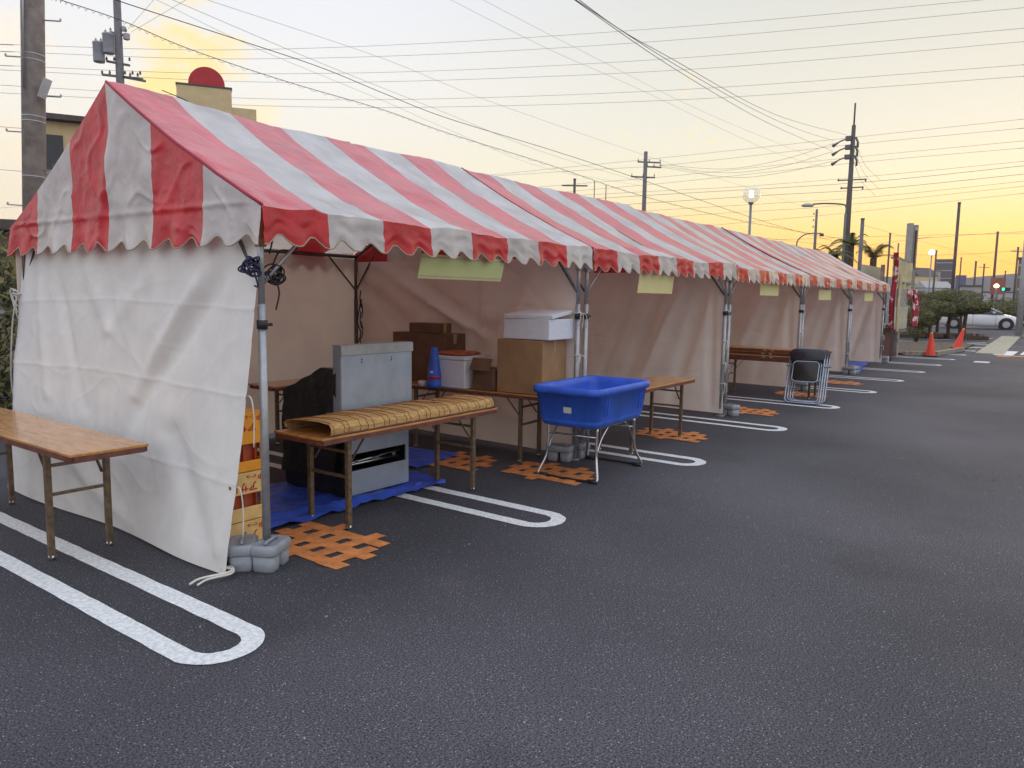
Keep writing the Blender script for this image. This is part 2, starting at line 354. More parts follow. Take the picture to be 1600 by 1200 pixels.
for k in range(60):
    t = rg.random(); q = Vector((35.2, 6.5, .14)).lerp(Vector((36.8, .6, .14)), t)+Vector((rg.uniform(-.1,.5), 0, 0))
    m.box(q, (rg.uniform(.15,.35), rg.uniform(.15,.4), rg.uniform(.12,.3)), rz=rg.uniform(0,3), mi=1)
tag(m.build('rock_edged_bed', [M_SOIL, mat('rough_rock', (.20,.15,.12), .95, var=.5, vs=6)], bev=.02), kind='structure')
# hills, pale lilac with the horizon haze put into their colour
m = MB()
def hill(u, v):
    a = math.radians(-25+80*u); R = 1400
    h = (44+16*abs(fbm(u*7, 1.3))+4*math.sin(u*9))*v
    return (R*math.cos(a)*(1+.05*(1-v)), R*math.sin(a)*(1+.05*(1-v)), h-1)
m.grid(hill, 90, 3); tag(m.build('hills', mat('hazy_hills', (.62,.58,.62), .95)), kind='structure')

# ================================================================== TENTS
X0 = [.57, 4.33, 8.0, 11.85, 15.72]; X1 = [4.29, 7.96, 11.81, 15.68, 19.55]
YF = [.72, .90, .88, 1.02, 1.12]; YE = [.90, .88, 1.02, 1.12, 1.2]; DEP = 3.28; ZE, ZR, ZB = 2.035, 2.91, 1.84
ordn = ['first', 'second', 'third', 'fourth', 'fifth']
def curtain(name, fn, nu, nv, normal, folds, parent, seed=0, amp=.02, hem=None):
    nx = Vector(normal); i_in = name == 'side_curtain'; folds = [(a, b, c, e, g_*(.75 if i_in else 1), h*(2.6 if i_in else 1)) for a, b, c, e, g_, h in folds]
    def f(u, v):
        p = Vector(fn(u, v)); d = 0
        for (a, b, c, e, w, h) in folds:
            A = Vector((a, b)); B = Vector((c, e)); P_ = Vector((u, v)); t = max(0, min(1, (P_-A).dot(B-A)/(B-A).length_squared)); q = A+(B-A)*t
            d += h*math.exp(-((P_-q).length/w)**2)*(.45+.55*math.sin(PI*min(1, t+.12)))
        d += amp*fbm(u*2.3+seed, v*1.3, seed)+amp*.35*fbm(u*9+seed, v*5, seed*2)
        for cz in (.24, .49, .74):           # packing creases
            d += (.007 if i_in else .0045)*math.exp(-(abs(v-cz-.010*math.sin(u*5+seed)-.004*fbm(u*9, cz))/.007)**1.2)
        for cu in (.17, .34, .51, .68, .85): d += (.007 if i_in else .0025)*math.exp(-(abs(u-cu-.006*math.sin(v*6+cu*9))/.009)**1.3)
        rn = abs(noise.noise(Vector((u*3.1+seed, v*2.1, 3)))); d += (.016 if i_in else .010)*(1-min(1, rn*9))**2*max(0, fbm(u*2+seed, v*2, 9)+.35)
        rn = abs(noise.noise(Vector((u*6+seed, v*6, 8)))); d += .0025*(1-min(1, rn*7))**2
        d *= min(1, (1-v)*12+.15)*min(1, .25+max(0, v-.10)*5)
        return p+nx*d
    m = MB(); m.grid(f, nu, nv)
    return m.build(name, M_END if name == 'end_curtain' else M_CURT, parent)
def brace(m, p, q, r=.011, mi=0): m.cyl(p, q, r, n=8, mi=mi)
LAB = ['nearest red and white striped market tent with grey griddle, bamboo blind and boxes inside',
       'second striped market tent from the camera, with the blue tub standing before its left post',
       'striped tent in the middle of the row, over the stack of folded tables',
       'fourth striped market tent of the row, empty but for its hanging yellow card',
       'farthest striped market tent, beside the red food stall, with blue sheet on its floor']
for i in range(5):
    x0, x1, yf = X0[i], X1[i], YF[i]; w = x1-x0; D = DEP; ym = D/2
    near = i < 2
    t = thing('market_tent', LAB[i], 'tent', (x0, yf, 0), 0, 'red and white striped tents in a row')
    nc = (14, 12, 8, 6, 6)[i]; ns = 8
    nu = nc*ns; dz = [0, -.01, -.03, -.02, -.03][i]
    ze, zr, zb = ZE+dz, ZR+dz, ZB+dz
    nF, nV = (30, 10) if near else (16, 6)
    def prof(u, s, ze=ze, zr=zr, D=D, w=w, i=i):     # s: 0 ridge .. 1 eave (front)
        sag = .055*4*s*(1-s)*(.7+.3*math.sin(PI*(u*3 % 1)))+.02*math.sin(PI*u)
        return s, zr+(ze-zr)*s-sag
    def roof(u, v, front=True, i=i, w=w, D=D, ze=ze, zr=zr):
        x = u*w; s, z = prof(u, v)
        nz = .028*fbm(x*1.1+i*9, v*2.2)+.006*fbm(x*7+i*3, v*6)
        nz += .012*math.exp(-((v-.93)/.06)**2)*math.sin(x*19+2*math.sin(x*3))
        rn = abs(noise.noise(Vector((x*1.1+i*5, v*1.6+x*.7, i)))); nz += .010*(1-min(1, rn*8))**2*v
        y = D/2-v*D/2 if front else D/2+v*D/2
        return (x, y, z+nz*(1 if 0 < u < 1 else .3))
    m = MB(); mf = lambda u, v: 0 if int(u*8) % 2 == 0 else 1
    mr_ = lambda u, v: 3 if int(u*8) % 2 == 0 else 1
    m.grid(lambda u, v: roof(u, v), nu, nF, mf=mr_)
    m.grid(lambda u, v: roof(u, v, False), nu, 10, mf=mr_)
    def val(u, v, front=True, i=i, w=w, D=D, ze=ze, zb=zb):
        x = u*w; top = Vector(roof(u, 1, front)); s = (u*16) % 1; sc = (.5-.5*math.cos(2*PI*s))**1.4
        zz = top.z+(zb-.018+.062*sc-top.z)*v
        off = v*(.008+.012*math.cos(2*PI*u*16)+.02*fbm(x*2.3+i*5, 3))+.012*math.sin(PI*v)*fbm(x*8, v*3+i)
        rn = abs(noise.noise(Vector((x*5.3+i*9, v*1.6, i)))); off += .008*(1-min(1, rn*6))**2*min(1, v*4)
        return (x, (0-off if front else D+off), zz)
    m.grid(lambda u, v: val(u, v), nu, nV, mf=lambda u, v: 2 if v > 1-1/nV*.9 and False else mf(u, v))
    m.grid(lambda u, v: val(u, v, False), nu, 4, mf=mf)
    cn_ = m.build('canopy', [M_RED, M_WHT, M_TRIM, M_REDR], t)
    # hem along the scalloped edge
    m = MB(); m.tube([Vector(val(k/(nu), 1))+Vector((0, 0, 0)) for k in range(nu+1)], .0045, n=5); m.build('valance_hem', M_TRIM, cn_)
    m = MB(); m.tube([(w+.01 if False else .002, *(roof(0.0, k/12)[1:])) for k in range(13)], .010, n=6); m.build('edge_seam', mat('dark_red_seam', (.38,.02,.05), .6), cn_)
    # gable panels
    for gx, sg in ((0, -1), (w, 1)):
        if sg > 0 and i < 4: nu2, nv2 = 36, 8
        else: nu2, nv2 = (170, 70) if i == 0 else (36, 8)
        def gab(u, v, gx=gx, sg=sg, D=D, zb=zb, zr=zr, ze=ze, i=i):
            y = u*D; s = abs(y-D/2)/(D/2); zt = prof(0, s)[1]-.002
            sc = (.5-.5*math.cos(2*PI*((u*12) % 1)))**1.4; bot = zb-.022+.062*sc
            zz = zt+(bot-zt)*v; hang = max(0, min(1, (ze+.02-zz)/.22))
            off = .013*fbm(y*1.9+i*4, zz*1.7)+.005*fbm(y*7, zz*6+i)+hang*(.012+.014*math.cos(2*PI*u*12))
            off += .008*math.exp(-((zz-ze-.02)/.018)**2)
            rn = abs(noise.noise(Vector((y*2.3+3, zz*2.3, i)))); off += .008*(1-min(1, rn*9))**2
            rn = abs(noise.noise(Vector((y*5.3+7, zz*4.3, i)))); off += .003*(1-min(1, rn*7))**2
            off += .03*math.exp(-((y-D*.46-(zr-zz)*.25)/.06)**2)*max(0, min(1, (zr-zz)*2))
            k = min(1, (zt-zz)*10+.05)
            return (gx+sg*(.004+off*k), y, zz)
        m = MB(); m.grid(gab, nu2, nv2, mf=lambda u, v: 1 if int(u*6) % 2 == 0 else 0)
        gp = m.build('gable_panel', [M_RED, M_WHT], t)
        if i == 0 and sg < 0:
            m = MB(); m.tube([gab(k/120, 1) for k in range(121)], .0045, n=5); m.build('gable_hem', M_TRIM, gp)
    # frame
    pyf, pyb = .10, D-.08; px0, px1 = .06, w-.05
    for fy in (pyf, pyb):
        for fx in (px0, px1):
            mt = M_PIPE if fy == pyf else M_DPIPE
            m = MB(); m.cyl((fx, fy, .012), (fx, fy, 1.5), .024, n=14); m.cyl((fx, fy, 1.5), (fx, fy, ze-.03), .019, n=12)
            m.cyl((fx, fy, 0), (fx, fy, .012), .055, n=14)
            po = m.build('post', mt, t)
            if fy == pyf:
                m = MB(); m.box((fx, fy, ze-.12), (.052, .052, .2)); m.build('corner_bracket', M_RUST if i == 0 and fx == px0 else M_PIPE, po, bev=.006)
                m = MB(); m.cyl((fx, fy, 1.36), (fx, fy, 1.41), .031, n=14); m.cyl((fx, fy, 1.385), (fx+.055, fy-.02, 1.385), .009, n=8); m.build('clamp', M_BLK, po)
    m = MB(); m.cyl((px0, pyf, ze-.04), (px1, pyf, ze-.04), .02, n=10); m.build('eave_beam', M_PIPE, t)
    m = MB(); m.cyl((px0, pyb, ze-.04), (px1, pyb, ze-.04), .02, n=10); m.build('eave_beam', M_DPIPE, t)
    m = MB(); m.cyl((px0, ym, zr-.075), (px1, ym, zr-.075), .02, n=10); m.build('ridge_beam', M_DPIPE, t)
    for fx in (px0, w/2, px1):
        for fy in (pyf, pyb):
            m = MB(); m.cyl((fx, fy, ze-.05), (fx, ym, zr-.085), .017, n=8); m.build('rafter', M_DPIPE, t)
    for fx, sx in ((px0, 1), (px1, -1)):
        m = MB(); brace(m, (fx+sx*.02, pyf, 1.62), (fx+sx*.40, pyf, ze-.05)); m.build('brace', M_PIPE, t)
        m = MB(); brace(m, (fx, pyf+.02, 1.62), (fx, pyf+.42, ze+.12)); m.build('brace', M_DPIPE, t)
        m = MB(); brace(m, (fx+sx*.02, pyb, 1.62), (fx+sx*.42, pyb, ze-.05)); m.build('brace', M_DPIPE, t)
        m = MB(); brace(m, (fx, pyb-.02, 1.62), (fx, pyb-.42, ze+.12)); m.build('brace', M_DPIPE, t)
    # curtains (right end and back)
    bulge = .06
    fd = [(.0, .1, .75, .85, .05, .06), (.1, .0, .9, .6, .04, -.05), (.3, .05, 1.0, .75, .035, .05), (.62, .0, .55, 1, .03, .03), (.8, .1, .45, .9, .04, .04)] if i == 0 else \
         [(.08, .05, .25, 1, .035, .05), (.16, .0, .42, .95, .03, -.04), (.28, .1, .52, 1, .035, .045), (.05, .1, .06, 1, .02, .03), (.42, .1, .60, .8, .03, .03), (.7, .1, .72, .9, .02, .02), (.86, .1, .85, .95, .02, .02)]
    zbt = .04 if i != 4 else .02
    def rc(u, v, w=w, D=D, b=bulge, ze=ze, z0=zbt, i=i):   # u from front to back
        kick = .16*(max(0, (v-.3)/.7))**1.5*(1-u) if i else 0
        return (w-.035+b*u*v-kick*.3, .13+u*(D-.16)-kick*.5*(1-u), ze-.1+(z0-(ze-.1))*v)
    curtain('side_curtain', rc, 130 if near else 80, 110 if near else 70, (1, 0, 0), fd if i else [(1-a, b, 1-c, e, g_, h) for a, b, c, e, g_, h in fd], t, seed=i*3+1)
    def bc(u, v, w=w, D=D, ze=ze): return (.02+u*(w-.03), D-.02, ze-.06+(.05-(ze-.06))*v)
    curtain('back_curtain', bc, 60, 50, (0, 1, 0), [(.3, .2, .8, .9, .06, .05), (.6, .1, .55, .9, .03, .03), (.9, 0, .7, .9, .04, .04)], t, seed=i*5+2)
    # tie cords on right-front post
    for zz in (1.42, 1.02, .72, .45):
        m = MB()
        for a in range(3):
            dx = random.uniform(-.05, .07); m.tube(spline([(w-.05, .07, zz), (w-.05+dx, .04, zz-.03), (w-.05+dx*1.3, .05, zz-.11-random.random()*.05)], 5), .004, n=5)
        m.tube([(w-.05+.03*math.cos(a*.7), .1+.03*math.sin(a*.7), zz+.006*math.sin(a)) for a in range(12)], .005, n=5)
        m.build('tie_cord', M_CORD, t)
    if i == 0: tent0 = t
    def shear(o, k):
        for c in kids(o):
            if c.type == 'MESH':
                for v in c.data.vertices: v.co.y += v.co.x*k
            shear(c, k)
    shear(t, (YE[i]-yf)/w)
# end curtain of the nearest tent
def ec(u, v):     # u: back(0) -> front(1)
    y = (DEP-.05)+(.10-(DEP-.05))*u; top = ZE-.09; z = top*(1-v)+.015*v
    k = v**1.3
    kx = -.27*k-.03*math.sin(PI*u)*math.sin(PI*v)-.03*k*math.sin(u*9)
    ky = -.16*max(0, v-.55)*(1-u)*2+.02*math.sin(v*6)*(1-u)
    return (.07+kx, y+ky, z+.05*max(0, v-.85)*math.sin(u*11)*.6)
efold = [(.30, .0, .48, .33, .035, .035), (.72, .0, .50, .33, .04, .035), (.95, .05, .55, .72, .045, -.06), (.9, .0, .62, .55, .03, .05), (.08, .0, .22, .6, .03, .03), (.2, .1, .4, .62, .03, -.03), (.05, .1, .02, .9, .03, .03), (.30, .75, .62, .98, .05, .06), (.78, .65, .95, 1, .05, -.05), (.5, .35, .45, .95, .03, .03), (.98, .1, .97, .95, .02, .02)]
end_c = curtain('end_curtain', ec, 230, 220, (-1, 0, 0), [(a, b, c, e, g_*.75, h*.8) for a, b, c, e, g_, h in efold], tent0, seed=21, amp=.014)
for zz, v in ((1.49, .24), (1.0, .50), (.49, .76)):
    p = Vector(ec(.985, v)); m = MB(); m.cyl(p+Vector((-.012, 0, 0)), p+Vector((.006, 0, 0)), .011, n=12); m.build('eyelet', mat('brass', (.35,.24,.12), .4, .7), end_c)
    m = MB(); m.tube(spline([p, p+Vector((.02, -.05, .0)), p+Vector((.03, -.06, -.12)), p+Vector((.025, -.06, -.28))], 6), .0045, n=6)
    m.build('tie_cord', M_CORD, end_c)
p = Vector(ec(.985, .985)); m = MB(); m.tube(spline([p, p+Vector((.03, -.06, .0)), p+Vector((-.02, -.09, 0)), p+Vector((-.14, -.03, -.012)), p+Vector((-.22, -.06, -.012))], 6), .007, n=6)
m.tube(spline([p, p+Vector((.05, -.03, .0)), p+Vector((.0, -.10, -.008)), p+Vector((-.12, -.07, -.012)), p+Vector((-.20, -.1, -.012))], 6), .006, n=6); m.build('tie_cord', M_CORD, end_c)
p = Vector(ec(.01, .22)); m = MB()
m.tube(spline([p+Vector((-.02, .03, .0)), p+Vector((-.05, .08, -.25)), p+Vector((-.07, .11, -.7)), p+Vector((-.05, .06, -.95))], 6), .006, n=6)
for a in range(5): m.tube(spline([p, p+Vector((-.04, .03+.02*a, .03*math.sin(a*2))), p+Vector((-.02, .04, -.05*a))], 5), .006, n=5)
m.build('tie_cord', M_CORD, end_c)

# stains and grit on the lot
rg = random.Random(12)
m = MB()
for k in range(150):
    x, y = rg.uniform(-1.5, 9), rg.uniform(-3, .6); a = rg.uniform(0, 6); s_ = rg.uniform(.003, .007)
    m.box((x, y, s_*.4), (s_*1.6, s_, s_*.8), rz=a, mi=rg.randint(0, 1))
tag(m.build('grit', [mat('grit_pale', (.35,.33,.30), .9), mat('grit_brown', (.16,.09,.05), .9)], bev=0), kind='stuff'); 
# hanging cards
def card(x, y, z, L, H, tilt, label, first=False, rz=0):
    R = Matrix.Rotation(tilt, 3, 'X'); m = MB(); m.box((0, 0, 0), (L, .006, H), R=R)
    if first:
        for zz in (H/2-.018, -H/2+.02): m.box(R@Vector((0, -.0045, zz)), (L-.01, .002, .010), R=R, mi=1)
    t = thing('hanging_card', label, 'sign', (x, y, z), rz, 'blank cards hanging under the eaves')
    m.build('card_face', [M_SIGN1 if first else M_SIGN, M_PINK], t)
    m = MB()
    for sx in (-L*.4, L*.4): m.tube([(sx, 0, H/2*.95), (sx, .01, H/2+.16)], .003, n=5)
    m.build('hanging_string', M_CORD, t)
card(2.43, .88, 1.765, .93, .175, .25, 'green-yellow blank card with thin pink rules hanging above the bamboo blind', True, -.02)
card(5.80, .96, 1.72, .88, .20, .1, 'yellow blank card hanging in the tent behind the blue tub', rz=.02)
card(9.88, 1.06, 1.73, .86, .19, 0, 'yellow blank card hanging left of the stacked folding tables')
card(13.48, 1.18, 1.68, .86, .19, 0, 'small yellow blank card hanging in the fourth tent')
card(17.5, 1.25, 1.68, .86, .19, 0, 'smallest yellow blank card hanging in the farthest tent')

# ================================================================== FURNITURE
def table(L, Wd, H, label, loc, rz, group='wooden folding tables', inset=.36, top=None):
    t = thing('folding_table', label, 'table', loc, rz, group)
    m = MB(); m.box((0, 0, H-.008), (L, Wd, .016)); tp = m.build('tabletop', top or M_TOP, t, bev=.003)
    m = MB()
    for s in (-1, 1): m.box((0, s*(Wd/2-.012), H-.031), (L-.03, .02, .03)); m.box((s*(L/2-.012), 0, H-.031), (.02, Wd-.044, .03))
    m.build('edge_frame', M_EDGE, t)
    for s in (-1, 1):
        x = s*(L/2-inset)
        for k in (-1, 1):
            y = k*(Wd/2-.05)
            m = MB(); m.bar((x, y, .012), (x, y, H-.047), .034, .034); lg = m.build('leg', M_LEG, t, bev=.004)
            m = MB(); m.cyl((x, y, 0), (x, y, .03), .019, n=10); m.build('foot_cap', M_CHR, lg)
            m = MB(); m.bar((x+s*-.02, y-.018*k, H-.22), (x-s*.17, y-.018*k, H-.045), .016, .006); m.build('brace', M_LEG, t)
        m = MB(); m.bar((x, -(Wd/2-.068), H-.30), (x, Wd/2-.068, H-.30), .018, .018); m.build('stretcher', M_LEG, t); m = MB(); m.bar((x, -(Wd/2-.068), H-.13), (x, Wd/2-.068, H-.13), .018, .018); m.build('stretcher', M_LEG, t)
    return t
table(2.3, .43, .685, 'wooden folding table standing outside against the white end curtain', (.05, 2.56, 0), PI/2, inset=.42)
table(1.84, .48, .655, 'wooden folding table carrying the bamboo blind', (2.02, 1.16, 0), .02, inset=.26)
table(1.85, .46, .66, 'dark folding table along the curtain, carrying cardboard and foam boxes', (3.90, 1.95, 0), PI/2+.09, inset=.3)
table(1.8, .46, .66, 'folding table right of the blue tub in the second tent', (5.40, .87, 0), .03, inset=.28)
table(1.5, .42, .66, 'folding table against the tan back curtain behind the griddle', (3.27, 3.55, 0), 0, inset=.3)
# stack in third tent
st = table(1.75, .44, .615, 'standing folding table under the stack of folded ones', (10.72, 1.24, 0), PI/2, inset=.2, top=M_EDGE)
def folded_table(loc, rz, L, Wd, label):
    t = thing('folded_table', label, 'table', loc, rz, 'folded tables lying in a stack')
    m = MB(); m.box((0, 0, .045), (L, Wd, .018)); m.build('tabletop', M_TOP, t, bev=.003)
    m = MB()
    for s in (-1, 1): m.box((0, s*(Wd/2-.012), .018), (L-.02, .02, .034)); m.box((s*(L/2-.012), 0, .018), (.02, Wd-.046, .034))
    m.build('edge_frame', M_EDGE, t)
    m = MB()
    for s in (-1, 1): m.box((s*.06, Wd/2+.003, .022), (.05, .006, .022))
    m.build('latch', M_CHR, t)
table_z = .617
for k, (lb, dx) in enumerate((('lowest folded brown table of the stack behind the folding chairs', 0), ('middle folded brown table of the stack behind the folding chairs', .02), ('top folded brown table of the stack behind the folding chairs', -.02))):
    folded_table((10.72+dx, 1.24+dx, table_z+k*.056), PI/2, 1.76, .44, lb)
# bamboo blind
t = thing('bamboo_blind', 'tan bamboo blind bound with dark strings, draped over the folding table', 'blind', (2.02, 1.16, .658), .02)
def bl(u, v, off=0):
    # u along, v across (front bottom -> top -> back)
    P = [(-.235, .005), (-.238, .05), (-.21, .088), (-.12, .100), (.02, .098), (.14, .088), (.22, .07), (.245, .04), (.23, .012), (.19, .008)]
    k = v*(len(P)-1); a = min(int(k), len(P)-2); f_ = k-a; f_ = f_*f_*(3-2*f_)
    y = P[a][0]+(P[a+1][0]-P[a][0])*f_; z = P[a][1]+(P[a+1][1]-P[a][1])*f_
    x = -.84+u*1.72+.02*fbm(v*4, 3.1)*(1 if u in (0, 1) else 0)
    z *= .86*(1+.14*fbm(x*2.2, v*1.5)+.06*fbm(x*8, v*4)); y += .012*fbm(x*3, v*2+7)
    q = Vector((x, y, max(.004, z)))
    if off: q += Vector((0, -off if v < .15 else (off if v > .7 else 0), off))
    return q
m = MB(); m.grid(lambda u, v: bl(u, v), 110, 45)
m.build('bamboo_slats', M_BAM, t, solid=.004)
m = MB()
for k in range(24):
    u = .01+.98*(k+.25*math.sin(k*2.3))/23.3
    m.tube([bl(u+.002*math.sin(j*1.3+k), j/40, -.0005 if False else .0015) for j in range(0, 40)], .0024, n=5)
m.build('binding_strings', M_STR, t)
m = MB(); m.tube([(-.86+1.74*k/20, -.236, .006) for k in range(21)], .007, n=8); m.build('edge_rod', M_EDGE, t)
m = MB(); m.rings([(0, .085, .05, .02), (.006, .07, .035, .015)], c=(.32, -.10, .102)); m.build('knot_patch', mat('dark_knot', (.25,.11,.05), .7), t)

# griddle
t = thing('gas_griddle', 'grey steel griddle with upright splash panel and black slot, on blue sheet', 'griddle', (2.15, 1.51, .03))
m = MB()
m.box((0, .37, .02), (.66, .70, .04)); m.box((-.332, .37, .32), (.012, .70, .60)); m.box((.332, .37, .32), (.012, .70, .60)); m.box((0, .72, .32), (.652, .012, .6)); m.box((0, .37, .62), (.68, .73, .012))
m.build('body', M_GALD, t)
m = MB()
fx = .335
m.box((0, 0, .095), (fx*2, .012, .19)); m.box((0, 0, .475), (fx*2, .012, .31)); m.box((-.316, 0, .255), (.038, .012, .13)); m.box((.318, 0, .255), (.034, .012, .13))
m.build('front_panel', M_GALV, t, bev=.002)
m = MB(); m.cyl((-.29, .05, .24), (.29, .05, .27), .010, n=8); m.cyl((-.29, .08, .22), (.29, .08, .22), .014, n=8)
for k in (-.2, -.02, .02, .2): m.cyl((k, .03, .25), (k+.03, .055, .255), .014, n=10)
m.build('burner_pipe', M_CHR, t)
m = MB(); m.box((0, .0, .895), (.74, .012, .50)); m.box((-.366, .045, .895), (.012, .08, .50)); m.box((.366, .045, .895), (.012, .08, .50))
sp = m.build('splash_panel', M_GALV, t, bev=.002)
m = MB(); m.box((0, -.006, 1.112), (.752, .022, .068)); m.box((0, .04, 1.15), (.752, .10, .008)); m.build('top_flange', mat('bright_steel', (.42,.45,.47), .4, .4), sp, bev=.002)
m = MB()
for sx in (-.17, .14):
    for zz in (1.02, 1.04): m.cyl((sx, -.004, zz), (sx, -.009, zz), .006, n=8)
m.build('rivet', M_GALD, sp)
def cov(u, v):
    a = PI*u; y = .09+.62*u; z = .63+(.34 if u < .25 else .34-.20*((u-.25)/.75)**.9)
    x = -.355+.70*v; ed = min(1, (1-v)*9)
    zz = .63+(z-.63)*ed**.4+.008*fbm(x*5, y*7); x += .02*fbm(y*5, v*3)
    return (x, y, max(zz, .05))
m = MB(); m.grid(cov, 24, 24)
def cov2(u, v):
    y = .05+.66*u; top = Vector(cov(u, 0)); return (-.355-.02*v-.02*abs(fbm(y*5, v*3))-.01*math.sin(v*9+y*6), y, top.z*(1-v)+.12*v)
m.grid(cov2, 20, 20); m.build('black_cover', mat('black_sheet', (.018,.02,.017), .45, bump=.6, bs=14, bdist=.02), t)

# tarps
def tarp(label, corners, h, amp, seed, nu=50, nv=40):
    A, B, C_, D_ = [Vector((*c, 0)) for c in corners]
    t = MB()
    def f(u, v):
        p = (A*(1-u)+B*u)*(1-v)+(D_*(1-u)+C_*u)*v; e = min(u, 1-u, v, 1-v)
        p += Vector((.03*fbm(u*6, v*6+seed), .04*fbm(u*7+9, v*6+seed), 0))*(1 if e < .1 else .3)
        z = .009+abs(amp*fbm(u*5+seed, v*4))*(1 if v < .3 else .45)+.012*abs(fbm(u*14, v*12+seed))
        z += h*math.exp(-((v-.12-.05*math.sin(u*8))/.06)**2)*(.5+.5*math.sin(u*5+1))
        return (p.x, p.y, z)
    t.grid(f, nu, nv); return tag(t.build('blue_sheet', M_TARP), label, 'tarpaulin', 'blue plastic sheets on the ground')
tarp('crumpled blue plastic sheet spread on the ground under the griddle', [(.93, 1.30), (2.72, 1.30), (2.86, 1.78), (.95, 2.75)], .035, .05, 3)
tarp('flat blue plastic sheet on the ground right of the griddle', [(2.95, 1.85), (3.65, 1.95), (3.6, 2.6), (2.9, 2.6)], .01, .02, 8, 24, 20)
tarp('blue plastic sheet on the floor of the farthest tent', [(15.98, 1.02), (19.3, 1.52), (19.3, 3.0), (15.9, 2.3)], .03, .03, 12, 24, 20)
# brown sacks behind
m = MB(); m.rings([(.0, .5, .34, .1), (.12, .56, .38, .14), (.3, .5, .34, .14), (.42, .44, .28, .1), (.45, .3, .16, .06)], k=8)
o = m.build('paper_sack', M_CARDD, loc=(1.18, 2.35, .03), rz=.3); tag(o, 'brown sack on the blue sheet left of the griddle', 'sack')
m = MB(); m.rings([(.0, .4, .3, .05), (.18, .44, .34, .05), (.25, .40, .3, .05)], k=6)
o = m.build('plastic_case', mat('navy_plastic', (.03,.04,.09), .5), loc=(1.2, 2.36, .485), rz=.1); tag(o, 'dark blue case lying on the brown sack', 'case')

# weights
def weight(loc, rz, label, s=1):
    t = thing('tent_weight', label, 'weight', loc, rz, 'grey weights holding the tent posts')
    m = MB()
    for k in (-.062, .062): m.rings([(0, .115*s, .088*s, .02), (.008, .125*s, .098*s, .022), (.10*s, .13*s, .104*s, .022)], c=(0, k*s, 0), k=5)
    m.build('foot_block', M_WGT, t)
    m = MB(); m.rings([(.095*s, .152*s, .238*s, .035), (.100*s, .160*s, .246*s, .04), (.140*s, .158*s, .244*s, .04), (.152*s, .142*s, .226*s, .04), (.154*s, .110*s, .19*s, .035), (.146*s, .095*s, .17*s, .03), (.144*s, .05*s, .12*s, .02)], k=7); cp = m.build('cap', M_WGT, t)
    m = MB(); m.tube([(0, -.07*s, .150*s), (0, -.05*s, .160*s), (0, .05*s, .160*s), (0, .07*s, .150*s)], .010*s, n=6); m.build('handle', M_WGT, cp)
    return t
q = on_ground(380, 884); weight((q.x, q.y, 0), YAW-PI/2+.25, 'left one of the two grey weights at the foot of the nearest post')
q = on_ground(424, 885); weight((q.x, q.y, 0), YAW-PI/2-.15, 'right one of the two grey weights at the foot of the nearest post')
weight((4.12, 1.08, 0), .3, 'grey weight behind the chrome legs of the blue tub')
weight((4.38, 1.05, 0), -.2, 'grey weight by the post right under the blue tub')
weight((8.06, .90, 0), -.4, 'grey weight at the post by the orange floor mark of the third tent')
weight((11.78, 1.02, 0), -.1, 'grey weight seen between the frames of the folding chairs')
weight((15.62, 1.13, 0), -.1, 'left grey weight at the post beside the far blue sheet', 1.1)
weight((15.83, 1.12, 0), .3, 'right grey weight at the post beside the far blue sheet', 1.1)
weight((19.6, 1.24, 0), 0, 'grey weight at the last post beside the red food stall', 1.1)

# crates
def crate(loc, h, mt, label, ptop, popen, text=True):
    t = thing('bottle_crate', label, 'crate', loc, 0, 'upside down plastic crates in a stack')
    Wd, Dp, th = .37, .44, .012
    m = MB(); z1 = h-.003
    zp = h*ptop
    m.box((0, 0, z1-.006), (Wd, Dp, .012))
    for s in (-1, 1):
        m.box((0, s*(Dp/2-th/2), zp+(z1-.012-zp)/2), (Wd, th, z1-.012-zp)); m.box((s*(Wd/2-th/2), 0, zp+(z1-.012-zp)/2), (th, Dp-2*th-.002, z1-.012-zp))
    if popen > 0:
        zb = h*(ptop-popen)
        for s in (-1, 1):
            m.box((0, s*(Dp/2-th/2), zb/2), (Wd, th, zb-.002)); m.box((s*(Wd/2-th/2), 0, zb/2), (th, Dp-2*th-.002, zb-.002))
            for k in (-1, 1): m.box((k*(Wd/2-.018), s*(Dp/2-th/2), (zp+zb)/2), (.036, th, zp-zb)); m.box((s*(Wd/2-th/2), k*(Dp/2-.03), (zp+zb)/2), (th, .034, zp-zb))
    else:
        m.box((0, 0, .008), (Wd-.03, Dp-.03, .014))
    m.build('shell', mt, t, bev=.003)
    if popen > 0:
        m = MB()
        for k in range(-1, 3): m.box((k*.085-.04, 0, h*.38), (.006, Dp-.04, h*.5))
        for k in range(-2, 3): m.box((0, k*.08, h*.36), (Wd-.04, .006, h*.45))
        m.build('bottle_divider', M_REDB, t)
    if text:
        for body, sz, x, z in (('アサヒ', .065, .125, h-.05), ('中', .042, .165, h-.025), ('ビール', .024, .115, h-.022)):
            c = bpy.data.curves.new('txt', 'FONT'); c.body = body; c.size = sz; c.extrude = .0006; c.offset = sz*.02
            o = bpy.data.objects.new('txt', c); COL.objects.link(o); dg = bpy.context.evaluated_depsgraph_get()
            me = bpy.data.meshes.new_from_object(o.evaluated_get(dg)); bpy.data.objects.remove(o); me.materials.clear(); me.materials.append(M_REDP)
            o = bpy.data.objects.new('lettering', me); COL.objects.link(o); o.parent = t
            o.location = (x-.0, -Dp/2-.002, z-.02 if body == 'アサヒ' else z+.0); o.rotation_euler = (PI/2, PI, 0)
    return t
crate((.70, 1.40, .004), .155, M_CRY, 'bottom cream crate of the stack behind the nearest post', .1, 0)
crate((.70, 1.40, .161), .305, M_CRY, 'middle cream crate of the stack behind the nearest post', .55, .27)
crate((.70, 1.40, .468), .37, M_CRO, 'orange crate on top of the stack behind the nearest post', .46, .28)

